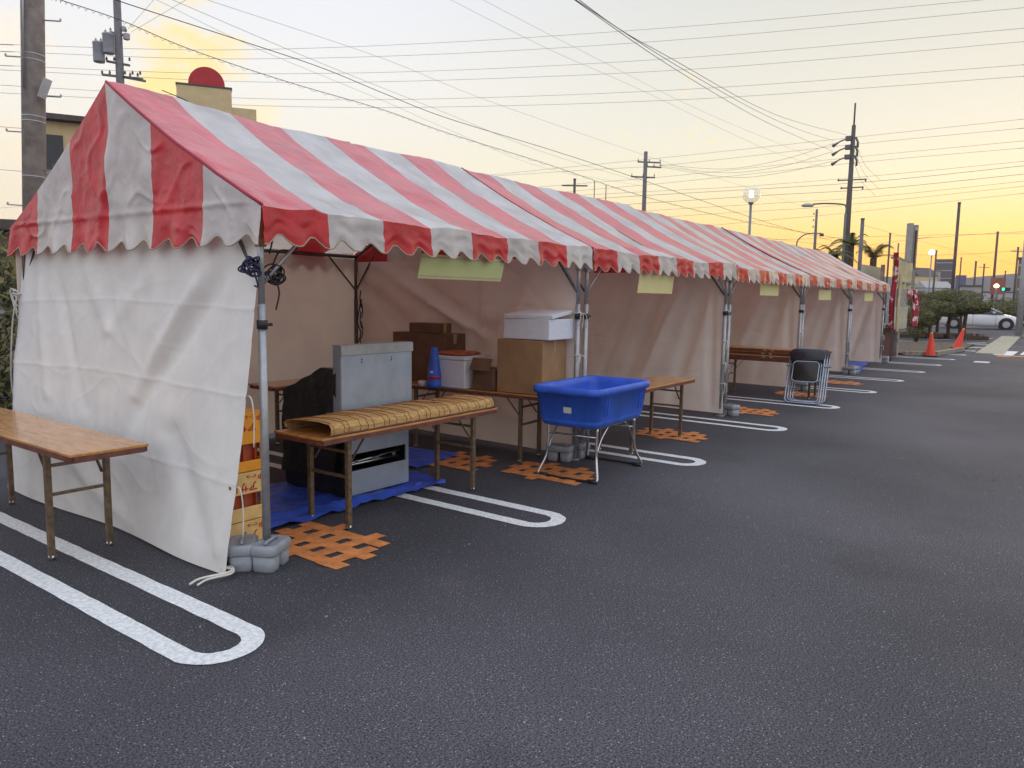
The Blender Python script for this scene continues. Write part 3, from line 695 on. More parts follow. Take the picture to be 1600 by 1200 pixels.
# boxes
def carton(name, c, d, mt, label, rz=0, tape=True, flap=False, group=None, mi=None):
    t = thing(name, label, 'box', (c[0], c[1], c[2]), rz, group)
    m = MB(); m.box((0, 0, d[2]/2), d); m.build('box_body', mt, t, bev=.004)
    if tape: m = MB(); m.box((0, 0, d[2]+.001), (.05, d[1]*.98, .002)); m.box((0, -d[1]/2-.001, d[2]-.05), (.05, .002, .1)); m.build('tape', mat('packing_tape', (.42,.27,.14), .35), t)
    if flap:
        R = Matrix.Rotation(.5, 3, 'Y'); m = MB(); m.box((-d[0]/2-.03, 0, d[2]+.05), (.004, d[1]*.98, .13), R=R); m.build('flap', mt, t)
    return t
TZ = .664
carton('cardboard_box', (3.97, 1.33, TZ), (.44, .50, .50), M_CARD, 'large brown cardboard box under the white foam box by the post', .06)
def foam(loc, rz, d, label, tilt=0):
    t = thing('foam_box', label, 'foam box', loc, rz, 'white foam boxes on the table')
    m = MB(); m.box((0, 0, d[2]/2), (d[0], d[1], d[2])); m.build('tub', M_STY, t, bev=.008)
    m = MB(); m.box((0, 0, .018), (d[0]+.004, d[1]+.004, .036)); lid = m.build('lid', M_STY, t, loc=(0, 0, d[2]+.004), bev=.006)
    if tilt: lid.rotation_euler = (0, -tilt, .08); lid.location.z += .02
    return t
foam((3.99, 1.27, TZ+.506), .06, (.46, .50, .19), 'white foam box with its lid ajar on the large cardboard box', .10)
foam((3.84, 2.10, TZ), .05, (.42, .40, .27), 'white cool box on the table between the blue cone and small carton')
m = MB(); m.rings([(0, .34, .32, .08), (.012, .40, .36, .1), (.03, .30, .3, .08)], k=6)
o = m.build('tray', mat('orange_tray', (.5,.16,.05), .6, c2=(.35,.06,.03), vs=12), loc=(3.85, 2.14, TZ+.314)); tag(o, 'orange tray of odds and ends lying on the white cool box', 'tray')
carton('cardboard_box', (3.85, 1.72, TZ), (.30, .24, .20), M_CARDD, 'small dark open carton beside the large cardboard box', .05, False, True)
carton('cardboard_box', (4.05, 2.74, TZ), (.34, .74, .50), M_CARDD, 'wide dark carton at the back behind the blue cone', .0, True)
carton('cardboard_box', (4.03, 2.70, TZ+.505), (.24, .38, .10), M_CARDD, 'small flat carton on top of the wide dark carton', .1, True)
# blue cone stack
t = thing('blue_cone', 'tapered blue plastic cone with small white sticker and red band beside the griddle', 'cone', (3.55, 2.2, TZ-.02+.02))
m = MB(); m.lathe([(.0, .002), (.068, .002), (.070, .05), (.066, .052), (.066, .085)], n=24); m.lathe([(.068, .112), (.032, .385), (.026, .392), (0, .392)], n=24); m.build('cone_shell', M_TUB, t)
m = MB(); m.lathe([(.067, .085), (.0715, .09), (.0705, .108), (.068, .113)], n=24); m.build('red_band', mat('red_plastic', (.45,.02,.05), .4), t)
m = MB(); m.box((-.060, -.02, .155), (.004, .03, .022), rz=.3); m.build('sticker', M_STY, t)
m = MB(); m.rings([(0, .07, .07, .03), (.05, .08, .08, .03), (.055, .07, .07, .03)], k=5)
o = m.build('paper_cup', M_STY, loc=(3.53, 2.34, TZ+.002)); tag(o, 'white tub standing left of the blue cone', 'tub')

# blue tub on chrome stand
RZT = .045
t = thing('plastic_tub', 'large deep blue plastic tub with a white label on its end', 'tub', (3.94, .625, .475), RZT)
m = MB()
Lr, Wr = 1.10, .66
m.rings([(-.015, Lr*.80, Wr*.74, .09), (-.003, Lr*.86, Wr*.82, .10), (.04, Lr*.895, Wr*.88, .10), (.045, Lr*.89, Wr*.875, .10), (.055, Lr*.90, Wr*.885, .10), (.27, Lr*.95, Wr*.945, .09), (.272, Lr*1.0, Wr*1.0, .10), (.30, Lr*1.01, Wr*1.012, .10), (.325, Lr*1.0, Wr*1.0, .10), (.335, Lr*.98, Wr*.97, .09), (.325, Lr*.93, Wr*.90, .09), (.27, Lr*.91, Wr*.88, .09), (.04, Lr*.84, Wr*.80, .09), (.03, Lr*.78, Wr*.72, .09)], k=8, capt=True)
m.build('tub_body', M_TUB, t)
m = MB()
for s in (-1, 1):
    for k in (-.345, -.30, .32, .365): m.bar((k, s*(Wr*.450), .09), (k, s*(Wr*.468), .24), .012, .014)
m.build('rib', M_TUB, t)
m = MB(); m.bar((-Lr*.4625, -.03, .115), (-Lr*.4695, -.03, .165), .075, .004); m.build('white_label', mat('label_paper', (.62,.66,.62), .7), t)
t = thing('chrome_stand', 'folding chrome stand with bent legs under the blue tub', 'stand', (3.94, .625, 0), RZT)
for sx in (-1, 1):
    for sy in (-1, 1):
        x0_, y0_ = sx*.36, sy*.24
        P = [(x0_, y0_, .465), (x0_+sx*.01, y0_, .30), (x0_+sx*.02, y0_+sy*.01, .17), (x0_+sx*.075, y0_+sy*.05, .04), (x0_+sx*.075, y0_+sy*.04, .014)]
        m = MB(); m.tube(spline(P, 6), .012, n=10); lg = m.build('leg', M_CHR, t)
        m = MB(); m.tube([(x0_+sx*.075, y0_+sy*.05, .016), (x0_+sx*.075, y0_-sy*.04, .016)], .017, n=8); m.build('rubber_foot', M_BLK, lg)
    m = MB(); m.tube(spline([(sx*.435, -.27, .016), (sx*.455, 0, .014), (sx*.435, .27, .016)], 8), .010, n=8); m.build('floor_bar', M_BLK, t)
    m = MB()
    for sy in (-1, 1): m.tube(spline([(sx*.365, sy*.24, .24), (sx*.28, sy*.24, .36), (sx*.16, sy*.24, .455)], 6), .008, n=8)
    m.tube([(sx*.365, -.24, .38), (sx*.365, .24, .38)], .009, n=8); m.build('brace', M_CHR, t)
m = MB()
for sy in (-1, 1): m.tube([(-.38, sy*.24, .462), (.38, sy*.24, .462)], .010, n=8)
for sx in (-1, 1): m.tube([(sx*.37, -.24, .462), (sx*.37, .24, .462)], .010, n=8)
m.build('top_frame', M_CHR, t)

# folding chairs
def chair(loc, rz, tilt, label, dx=0):
    t = thing('folding_chair', label, 'chair', loc, rz, 'folded chairs leaning on the stacked tables')
    T = Matrix.Rotation(tilt, 4, 'Y'); t.scale = (1.1, 1.1, 1.1)
    def X(p): return T@Vector(p)
    def rr(w, z0, z1, x, r=.06, n=5):       # rounded rectangular tube loop in the YZ plane
        pts = []
        for q, (sy, sz) in enumerate(((1,1),(-1,1),(-1,-1),(1,-1))):
            cy = sy*(w/2-r); cz = (z1-r) if sz > 0 else (z0+r)
            for j in range(n): a = PI/2*q+PI/2*j/(n-1); pts.append(X((x, cy+r*math.cos(a), cz+r*math.sin(a))))
        return pts+[pts[0]]
    M1 = mat('chair_tube', (.36,.40,.47), .25, .85)
    m = MB(); m.tube(rr(.46, .015, .80, 0), .0115, n=8); m.build('front_frame', M1, t)
    m = MB(); m.tube(rr(.40, .05, .62, .03), .0105, n=8); m.build('rear_frame', M1, t)
    m = MB(); m.tube(rr(.34, .33, .64, -.018, .05), .010, n=8); m.build('seat_frame', M1, t)
    m = MB(); vs = []
    m.rings([(0, .31, .28, .045), (.012, .33, .30, .05), (.02, .31, .28, .045)], k=6)
    for i_, v in enumerate(m.v): m.v[i_] = tuple(X((-.03+v[2], v[0], .485+v[1])))
    m.build('seat', mat('black_vinyl', (.02,.016,.015), .4, bump=.3, bs=60), t)
    m = MB(); m.rings([(0, .44, .16, .06), (.014, .475, .185, .07), (.034, .475, .185, .07), (.045, .44, .16, .06)], k=6)
    for i_, v in enumerate(m.v): m.v[i_] = tuple(X((-.025+v[2], v[0], .745+v[1])))
    m.build('backrest', mat('navy_vinyl', (.018,.016,.025), .38), t)
    m = MB()
    for s in (-1, 1): m.cyl(X((.0, s*.235, .58)), X((.0, s*.262, .58)), .016, n=10); m.bar(X((.015, s*.225, .45)), X((.03, s*.225, .60)), .006, .018)
    m.build('hinge', M1, t)
chair((9.93, .50, 0), .14, .50, 'front folded chair of the three leaning on the table stack')
chair((9.99, .48, 0), .14, .50, 'middle folded chair of the three leaning on the table stack')
chair((10.05, .46, 0), .14, .50, 'rear folded chair of the three leaning on the table stack')
m = MB(); m.box((0, 0, .01), (.7, .4, .02)); o = m.build('plank', M_CARD, loc=(14.6, 1.55, .36), bev=.003); tag(o, 'small tan board resting on low box in the fourth tent', 'board')
m = MB(); m.rings([(0, .5, .34, .02), (.355, .52, .36, .02)], k=4); o = m.build('storage_case', M_STY, loc=(14.62, 1.62, 0)); tag(o, 'low pale case carrying the tan board in the fourth tent', 'case')

# cable coils at the nearest post
def coil(c, r, label, mt, seed, n=9, drop=.1):
    rg = random.Random(seed); m = MB(); c = Vector(c)
    for k in range(n):
        ax = rg.uniform(-.5, .5); rx = r*rg.uniform(.6, 1.1); rz_ = r*rg.uniform(.5, 1.0); off = Vector((rg.uniform(-.02,.02), rg.uniform(-.02,.02), rg.uniform(-.02,.02)))
        m.tube([c+off+Vector((rx*math.cos(a), .02*math.sin(a*2+k), rz_*math.sin(a)+ax*rx*math.cos(a))) for a in [2*PI*j/20 for j in range(21)]], .005, n=6)
    m.tube(spline([c, c+Vector((.03, 0, -.1)), c+Vector((.02, .02, -drop))], 5), .005, n=6)
    return tag(m.build('cable_coil', mt), label, 'cable')
coil((.555, .79, 1.70), .050, 'blue-black cable bundle tied to the left of the nearest post', mat('blue_cable', (.02,.025,.08), .4), 1)
coil((.73, .84, 1.665), .050, 'black cable bundle hanging right of the nearest post', M_BLK, 2, drop=.2)
m = MB(); m.tube(spline([(.72, .84, 1.72), (.78, .85, 1.80), (.9, .86, 1.82), (.98, .86, 1.93)], 8), .005, n=6); m.tube(spline([(.70, .84, 1.78), (.73, .85, 1.88), (.70, .86, 1.96)], 8), .005, n=6)
tag(m.build('power_cord', M_BLK), 'thin black cord looping under the eave beside the nearest post', 'cord')
m = MB(); m.tube(spline([(4.22, 3.98, 1.5), (4.14, 3.96, 1.25), (4.18, 3.95, 1.1), (4.12, 3.96, .95)], 8), .008, n=6)
for k in range(5): m.tube(spline([(4.23, 4.0, 1.6-.12*k), (4.19+.04*(k % 2), 3.97, 1.5-.12*k), (4.24, 4.0, 1.4-.12*k)], 6), .007, n=6)
tag(m.build('power_cord', M_BLK), 'black cable wound round the dark rear post by the carton', 'cord')
# ================================================================== FOOD STALL at the end
t = thing('food_stall', 'food stall hung with red patterned cloth and cream curtain at the row end', 'stall', (20.25, 1.5, 0))
M_RCL = mat('red_pattern_cloth', (.36,.018,.04), .8, c2=(.75,.62,.60), vs=5, det=3)
M_RCL.node_tree.nodes['Color Ramp'].color_ramp.elements[0].position = .42; M_RCL.node_tree.nodes['Color Ramp'].color_ramp.elements[1].position = .45
M_CCL = mat('cream_cloth', (.58,.50,.28), .85, var=.12, bump=.4, bs=5, bdist=.02)
for (x, y) in ((.1, .05), (2.5, .05), (.1, 2.0), (2.5, 2.0)):
    m = MB(); m.bar((x, y, 0), (x, y, 2.55), .09, .09); m.build('post', mat('weathered_timber', (.30,.24,.20), .85, var=.3), t)
m = MB(); m.box((1.15, .05, .44), (1.9, .06, .84)); m.box((1.3, .8, .90), (2.5, 1.5, .05)); m.build('counter', mat('dark_red_board', (.10,.03,.025), .7), t)
m = MB(); m.bar((0, -.28, 2.10), (2.9, -.28, 2.10), .05, .05); m.bar((-.2, -.2, 2.72), (2.3, -.2, 2.72), .05, .05); m.build('roof_frame', M_CONC, t)
def cl(x0_, x1_, z0_, z1_, y0_, fr=9, a=.05, sd=0): return lambda u, v: (x0_+(x1_-x0_)*u, y0_+a*math.sin(u*fr*2)+a*.6*fbm(u*4, v*2+sd), z0_+(z1_-z0_)*v)
m = MB(); m.grid(cl(-.1, 2.3, 2.68, 1.93, -.25), 50, 16); m.build('cream_curtain', M_CCL, t)
m = MB(); m.grid(cl(.1, 2.2, 1.45, .84, -.30, 4, .03, 5), 50, 16); m.build('counter_cloth', mat('beige_cloth', (.50,.45,.34), .85, var=.12), t)
m = MB(); m.grid(cl(1.5, 2.9, 1.93, 1.70, -.33, 6, .03, 9), 30, 6); m.build('red_valance', M_RCL, t)
m = MB(); m.grid(cl(2.25, 3.1, 1.80, .88, -.40, 4, .06, 2), 30, 20); m.build('red_side_cloth', M_RCL, t)
m = MB(); m.grid(lambda u, v: (-.12+.1*math.sin(v*7)+.03*math.sin(u*9), -.35+.13*u, 2.85-2.0*v), 30, 30); m.build('red_left_cloth', M_RCL, t)
m = MB(); m.grid(lambda u, v: (-.05+.25*u+.03*math.sin(v*8), -.40+.03*math.sin(u*8), 2.3-1.5*v), 10, 30); m.build('corner_cloth', M_CCL, t)
m = MB(); m.box((1.1, .5, 1.75), (2.6, .04, 1.6)); m.build('back_panel', mat('beige_cloth', (.50,.45,.34), .85, var=.12), t)
m = MB(); m.cyl((.02, -.3, 0), (.02, -.3, 3.1), .02, n=8); m.build('flag_pole', M_GPOL, t)
m = MB(); m.box((2.3, .0, .42), (.3, .12, .84)); m.build('side_board', M_CONC, t)
m = MB(); m.box((1.2, .35, 1.68), (1.6, .02, .4)); m.build('menu_board', M_CARDD, t)

# ================================================================== CONES
def cone(q, rz, lean, label):
    t = thing('traffic_cone', label, 'traffic cone', q, rz, 'orange traffic cones by the kerb')
    m = MB(); m.rings([(0, .38, .38, .04), (.03, .38, .38, .04), (.04, .34, .34, .04)], k=4); b_ = m.build('cone_base', mat('dark_rubber', (.06,.03,.03), .8), t)
    m = MB(); m.lathe([(.14, .04), (.13, .08), (.038, .66)], n=20); c_ = m.build('cone_body', mat('cone_red', (.85,.06,.03), .5, var=.08), t)
    m = MB(); m.lathe([(.044, .62), (.036, .67), (.028, .71), (0, .715)], n=20); d_ = m.build('cone_tip', mat('cone_yellow', (.85,.30,.03), .5), t)
    if lean: t.rotation_euler = (lean[0], lean[1], rz)
    return t
q = on_ground(1453, 557); cone((q.x, q.y, 0), .2, None, 'upright orange-red traffic cone by the kerb corner near the stall')
q = on_ground(1506, 549); cone((q.x-.1, q.y+.2, .06), 0, (.22, .05), 'tilted orange-red traffic cone with its base on the kerb')

# ================================================================== VEGETATION
def topiary(q, domes, label, h, seed, tr=.10, name='topiary_tree'):
    t = thing(name, label, 'tree', q, 0, 'clipped trees in the bed')
    m = MB(); m.tube(spline([(0, 0, 0), (.04, .03, h*.4), (-.03, 0, h*.8), (0, 0, h)], 5), tr, n=8); m.build('trunk', M_BARK, t)
    m = MB()
    for k, (x, y, z, rx, ry, rz_) in enumerate(domes): m.leaves((x, y, z), (rx, ry, rz_), 6000, .042, seed=seed+k, shell=.55, rag=.08)
    m.build('crown', M_LF, t)
PXM = 1194*.84
for k, (x, y, d, hw, hh, lb) in enumerate(((1457, 484, 37.5, 23, 12, 'left clipped tree behind the upright traffic cone'), (1487, 486, 38.5, 20, 10, 'middle clipped tree between the two traffic cones'), (1521, 482, 38, 18, 9, 'right clipped tree with flat round crown behind the tilted cone'))):
    c = at_dist(x, y, d); b_ = foot((1457, 1486, 1511)[k], d); off = c-b_; u_ = d/PXM
    D_ = [(off.x, off.y, c.z-.05, hw*u_, hw*u_, hh*u_*.85)]
    if k == 0: D_.append((off.x, off.y+.5, c.z-.45, hw*u_, hw*u_, hh*u_))
    topiary((b_.x, b_.y, .1), D_, lb, c.z-.2, 11*k+3, tr=.075)
for k, (x, y, d, hw, hh, lb) in enumerate(((1438, 468, 41, 15, 10, 'green shrub rising behind the left clipped tree'), (1468, 466, 43, 15, 9, 'taller olive shrub behind the middle of the clipped trees'), (1504, 465, 43, 22, 9, 'broad shrub behind the right clipped trees'), (1434, 496, 34, 16, 12, 'dark low shrub beside the red cloth of the stall'), (1482, 462, 60, 11, 9, 'pale green small treetop before the dark striped building'))):
    c = at_dist(x, y, d); u_ = d/PXM; t = thing('shrub', lb, 'shrub', (c.x, c.y, 0)); m = MB(); m.leaves((0, 0, c.z), (hw*u_, hw*u_, hh*u_), 3000, .045, seed=50+k, shell=.3); (m.leaves((0, 0, c.z*.55), (hw*u_*.7, hw*u_*.7, c.z*.4), 900, .05, seed=60+k) if k == 3 else None); m.build('crown', M_LF, t)
    m = MB(); m.tube([(0, 0, 0), (.05, 0, c.z)], .07, n=6); m.build('trunk', M_BARK, t)
m = MB()
for k in range(9):
    q = foot(1552+14*k, 66); m.leaves((q.x, q.y, .9), (1.6, 1.2, 1.1), 1500, .08, seed=80+k, shell=.6)
tag(m.build('hedge', M_LF), 'dark clipped hedge along the far side behind the white car', 'hedge')
m = MB(); rg = random.Random(5)
for k in range(14):
    m.leaves((-4+.5*k+rg.uniform(-.1,.1), 7.6+rg.uniform(-.2,.2), .95+rg.uniform(-.1,.1)), (.6, .6, 1.15), 1500, .06, seed=100+k, shell=.6)
tag(m.build('hedge', M_LF), 'tall dark hedge behind the left end of the nearest tent', 'hedge')

# palms
def palm(x, d, ytop, n, label, seed, fl=1.6):
    c = at_dist(x, ytop, d); t = thing('palm_tree', label, 'palm', (c.x, c.y, 0), 0, 'palms rising behind the tents'); rg = random.Random(seed)
    m = MB(); m.cyl((0, 0, 0), (0, 0, c.z), .22, .16, n=10); m.build('trunk', M_BARK, t)
    for k in range(n):
        a = 2*PI*k/n+rg.uniform(-.3,.3); up = rg.uniform(.5, 1.25); L = fl*rg.uniform(.8, 1.15); pts = []
        for j in range(9):
            s = j/8; pts.append(Vector((math.cos(a)*L*s*math.cos(up)*1.1, math.sin(a)*L*s*math.cos(up)*1.1, c.z+L*(math.sin(up)*s-.75*s*s*(1.3-up*.5)))))
        m = MB(); m.tube(pts, .015, n=4)
        for j in range(1, 9):
            d_ = (pts[j]-pts[j-1]).normalized(); sd = d_.cross(Vector((0, 0, 1))).normalized()
            for q_ in (.0, .33, .66):
                b_ = pts[j-1].lerp(pts[j], q_)
                for s_ in (-1, 1):
                    e = b_+sd*s_*.35*(1.1-j/10)+d_*.22+Vector((0, 0, -.10)); m.add([b_, b_+d_*.05, e], [(0, 1, 2)])
        m.build('frond', M_LF[1], t)
palm(1305, 44, 400, 9, 'leftmost palm top behind the tents, left of the tall power pole', 1)
palm(1330, 46, 384, 10, 'palm with raised fronds just right of the tall power pole', 2)
palm(1365, 44, 403, 10, 'palm top left of the tall white sign tower', 3, 1.9)
palm(1290, 45, 402, 7, 'low palm tuft at the left edge of the palms', 4, 1.2)

# ================================================================== POLES
def insul(m, p, h=.18, mi=0): m.lathe([(.02, 0), (.05, .02), (.03, .05), (.05, .08), (.025, .12), (0, h)], c=p, n=8, mi=mi)
M_POR = mat('porcelain', (.45,.45,.45), .4)
# big near pole
b = foot(44, 11.6, 400); t = thing('utility_pole', 'thick concrete utility pole at the left edge behind the nearest tent', 'utility pole', b)
m = MB(); m.cyl((0, 0, 0), (0, 0, 11), .138, .118, n=28); m.build('pole_shaft', M_CONC, t)
rr = Vector((_r.x, _r.y, 0)); ff = Vector((-_d.x, -_d.y, 0)).normalized()
m = MB()
for z in (3.62, 3.68, 4.35, 4.42, 2.95): m.cyl((0, 0, z), (0, 0, z+.015), .1395-.02*z/11, n=28); m.build('steel_band', M_PIPE, t); m = MB()
t.rotation_euler = (math.cos(YAW)*.045*1, math.sin(YAW)*.045, 0)
for k, z in enumerate((2.6, 3.05, 3.5, 3.95, 4.4, 4.85, 5.3, 5.75)):
    s = 1 if k % 2 else -1; m = MB(); m.cyl(rr*s*.14+Vector((0, 0, z)), rr*s*.34+Vector((0, 0, z)), .009, n=6); m.cyl(rr*s*.34+Vector((0, 0, z)), rr*s*.34+Vector((0, 0, z+.03)), .012, n=6); m.build('step_bolt', M_PIPE, t)
m = MB(); R = Matrix.Rotation(YAW, 3, 'Z')@Matrix.Rotation(.35, 3, 'X'); m.box(rr*.20+ff*.10+Vector((0, 0, 4.02)), (.01, .1, .24), R=R@Matrix.Rotation(.3, 3, 'Z')); m.build('number_plate', M_POR, t)
m = MB(); m.tube([rr*-.02+ff*.155+Vector((0, 0, z)) for z in (4.0, 5, 6, 8)], .012, n=6); m.build('conduit', M_PIPE, t)
# pole with transformers
c = foot(195, 35, 300); t = thing('utility_pole', 'utility pole with two grey transformers rising behind the nearest tent', 'utility pole', c)
m = MB(); m.cyl((0, 0, 0), (0, 0, 14.5), .19, .13, n=14); m.build('pole_shaft', M_GPOL, t)
for sx, z in ((-.26, at_dist(185, 70, 35).z), (-.60, at_dist(168, 81, 35).z)):
    p_ = rr*sx*1.15+ff*.2; m = MB(); m.lathe([(0, z-.4), (.20, z-.4), (.21, z-.36), (.21, z+.28), (.23, z+.3), (.2, z+.36), (0, z+.38)], c=p_, n=18); tf = m.build('transformer', mat('transformer_grey', (.36,.38,.42), .5, var=.1), t)
    m = MB()
    for q_ in (-.1, .1): insul(m, p_+rr*q_+Vector((0, 0, z+.36)))
    m.build('bushing', M_POR, tf)
for z, l0, l1 in ((at_dist(195, 97, 35).z, -.5, .4), (at_dist(195, 52, 35).z, -.3, .4), (at_dist(195, 118, 35).z, -.7, .9), (at_dist(195, 121, 35).z, .1, 1.0)):
    m = MB(); m.bar(rr*l0+Vector((0, 0, z)), rr*l1+Vector((0, 0, z-.15)), .08, .08)
    k = l0
    while k < l1: insul(m, rr*k+Vector((0, 0, z+.02))); k += .3
    m.build('crossarm', M_GPOL, t)
m = MB(); m.box(rr*.32+Vector((0, 0, at_dist(205, 60, 35).z)), (.2, .2, .25)); m.box(rr*.22+Vector((0, 0, at_dist(205, 48, 35).z)), (.14, .14, .2)); m.build('switch_box', M_POR, t, bev=.03)
# small distribution pole
c = foot(1007, 60, 300); t = thing('utility_pole', 'thin utility pole with two crossarms above the middle of the tent row', 'utility pole', c)
H3 = at_dist(1008, 237, 60).z; m = MB(); m.cyl((0, 0, 0), (0, 0, H3), .20, .14, n=12); m.build('pole_shaft', M_GPOL, t)
for z, l0, l1 in ((H3-.75, -.6, 1.15), (H3-1.1, .1, 1.2), (H3-1.85, -1.05, .75)):
    m = MB(); m.bar(rr*l0+Vector((0, 0, z)), rr*l1+Vector((0, 0, z-.05)), .10, .10)
    for k in (l0+.05, (l0+l1)/2, l1-.05): insul(m, rr*k+Vector((0, 0, z+.03)), .3)
    m.build('crossarm', M_GPOL, t)
# tall pole
c = foot(1322, 50, 385); t = thing('utility_pole', 'tall dark power pole with three slanted insulators and a lamp arm', 'utility pole', c)
H4 = at_dist(1331, 196, 50).z; lean = Vector((0, 0, 0))
m = MB(); m.cyl((0, 0, 0), (0, 0, H4), .22, .11, n=14); m.cyl((0, 0, H4-.2), (0, 0, H4+1.25), .05, n=8); m.build('pole_shaft', mat('dark_pole', (.11,.095,.09), .7), t)
for z in (H4-.75, H4-1.25, H4-1.8):
    m = MB(); m.box(rr*-.25+Vector((0, 0, z)), (.3, .3, .25)); m.tube([rr*-.3+Vector((0, 0, z)), rr*-.7+Vector((0, 0, z-.15)), rr*-.95+Vector((0, 0, z-.32))], .04, n=6)
    m.cyl(rr*-.85+Vector((0, 0, z-.25)), rr*-1.15+Vector((0, 0, z-.45)), .05, .10, n=8); m.tube([rr*.15+Vector((0, 0, z+.1)), rr*.3+Vector((0, 0, z-.2)), rr*.3+Vector((0, 0, z-.5))], .06, n=6); m.build('insulator_arm', M_GPOL, t)
for z, l0, l1 in ((H4-3.1, -.75, .95), (H4-3.55, -.55, .8)):
    m = MB(); m.bar(rr*l0+Vector((0, 0, z-.05)), rr*l1+Vector((0, 0, z+.05)), .07, .07)
    for k in (l0+.05, l1-.05): insul(m, rr*k+Vector((0, 0, z-.1)))
    m.build('crossarm', M_GPOL, t)
# street lamp hung on its own arm beside tall pole
c = foot(1318, 48.5, 385); t = thing('street_lamp', 'grey street lamp on a long horizontal arm left of the tall power pole', 'street lamp', c)
zl = at_dist(1262, 325, 48.5).z+.1
m = MB(); m.tube([(0, 0, 0), (0, 0, zl-.5)], .07, n=8); m.tube(spline([(0, 0, zl-.6), (0, 0, zl-.1), rr*-.25+Vector((0, 0, zl+.05)), rr*-1.2+Vector((0, 0, zl+.08)), rr*-1.9+Vector((0, 0, zl+.03))], 6), .045, n=8); m.build('arm', M_GPOL, t)
m = MB(); m.rings([(0, .6, .25, .12), (.08, .75, .3, .14), (.18, .4, .18, .08)], k=6, c=(0, 0, 0)); o = m.build('lamp_head', M_PIPE, t, loc=rr*-2.2+Vector((0, 0, zl-.12)), rz=math.atan2(rr.y, rr.x))
# curved double lamp
c = foot(1273, 46, 385); t = thing('street_lamp', 'small pole with curved arm and lamp to the left of the palms', 'street lamp', c)
zl = at_dist(1273, 327, 46).z
m = MB(); m.cyl((0, 0, 0), (0, 0, zl), .11, .06, n=10); m.build('pole_shaft', M_GPOL, t)
m = MB(); m.tube(spline([rr*-1.0+Vector((0, 0, zl-2.1)), rr*-.95+Vector((0, 0, zl-1.7)), rr*-.5+Vector((0, 0, zl-1.35)), rr*.3+Vector((0, 0, zl-1.3))], 6), .035, n=6); m.build('arm', M_GPOL, t)
m = MB(); m.rings([(0, .35, .2, .08), (.15, .3, .15, .06)], k=5); m.build('lamp_head', M_GPOL, t, loc=rr*.35+Vector((0, 0, zl-1.45)))
m = MB()
for k in range(3): insul(m, rr*-.15+Vector((0, 0, zl-.3-.35*k)), .12)
m.build('insulator', M_POR, t)
# globe lamps
def globe(x, y, d, rad, label, lit):
    c = at_dist(x, y, d); t = thing('globe_lamp', label, 'street lamp', (c.x, c.y, 0), 0, 'globe lamps on grey posts')
    m = MB(); m.cyl((0, 0, 0), (0, 0, c.z-rad), .06, .05, n=12); m.cyl((0, 0, c.z-rad-.03), (0, 0, c.z-rad+.05), .09, .11, n=12); m.build('lamp_post', mat('painted_post', (.25,.27,.30), .5), t)
    gm = mat('globe_glass', (.80,.78,.66), .12, alpha=.42, spec=.6, transl=0) if not lit else mat('lit_globe', (.9,.85,.8), .4, emit=(1,.8,.75), es=1.5)
    m = MB(); m.lathe([(rad*math.sin(PI*k/16), -rad*math.cos(PI*k/16)) for k in range(17)], c=(0, 0, c.z), n=24); gl = m.build('globe_shade', gm, t)
    if not lit: m = MB(); m.lathe([(.0, -.12), (.07, -.1), (.09, 0), (.07, .14), (0, .18)], c=(0, 0, c.z), n=14); m.build('bulb', mat('lit_bulb', (1, .95, .85), .5, emit=(1,.93,.8), es=6), gl)
globe(1174, 304, 32, .34, 'clear globe lamp with glowing bulb on grey post above the tent row', False)
globe(1456, 394.5, 75, .26, 'small glowing globe lamp right of the white sign tower', True)
# plain poles far right
def pole(x, ytop, d, r_, label, mt=None, arms=0, group='plain poles on the sunset horizon'):
    c = at_dist(x, ytop, d); t = thing('utility_pole', label, 'utility pole', (c.x, c.y, 0), 0, group)
    m = MB(); m.cyl((0, 0, 0), (0, 0, c.z), r_*1.25, r_, n=10); m.build('pole_shaft', mt or mat('dark_pole', (.11,.095,.09), .7), t)
    m = MB(); m.cyl((0, 0, c.z), (0, 0, c.z+.03*d/20), r_*1.15, r_*1.15, n=8)
    for k in range(arms): m.bar(rr*-.9+Vector((0, 0, c.z-.4-.7*k)), rr*.9+Vector((0, 0, c.z-.4-.7*k)), .09, .09)
    m.build('pole_cap', M_GPOL, t)
pole(1348, 343, 42, .085, 'short stout pole right of the tall power pole', mat('grey_pole', (.17,.16,.17)))
pole(1391, 366, 30, .03, 'thin stick pole just left of the white sign tower')
pole(1499, 318, 85, .13, 'tall dark bare pole right of the small glowing globe lamp')
pole(1559, 364, 110, .13, 'tall bare pole above the red sign')
pole(1591, 388, 120, .12, 'bare pole near the right edge of the horizon', arms=1)
pole(1463, 393, 95, .09, 'thin pole immediately right of the small glowing globe lamp')
pole(1502, 404, 140, .1, 'thin faint pole right of the tall dark bare pole')
pole(1525, 410, 140, .14, 'faint pole in the middle of the sunset horizon')
pole(1538, 414, 150, .12, 'faint pole with a crossarm left of the red sign', arms=1)
pole(1571, 425, 150, .1, 'short faint pole above the green traffic light')
pole(898, 281, 55, .09, 'small mast poking above the second tent roof', arms=1)
pole(929, 285, 55, .03, 'left thin rod above the tent ridge')
pole(947, 291, 55, .03, 'right thin rod above the tent ridge')
c = on_ground(1595, 500); c = foot(1596, 44); t = thing('utility_pole', 'pale grey steel pole at the right edge beside the white car', 'utility pole', c)
m = MB(); m.cyl((0, 0, 0), (0, 0, at_dist(1598, 376, 44).z), .15, .13, n=14); m.build('pole_shaft', mat('pale_steel', (.33,.33,.34), .5), t); m = MB(); m.cyl((0, 0, 0), (0, 0, .06), .26, n=14); m.build('base_plate', M_CONC, t)
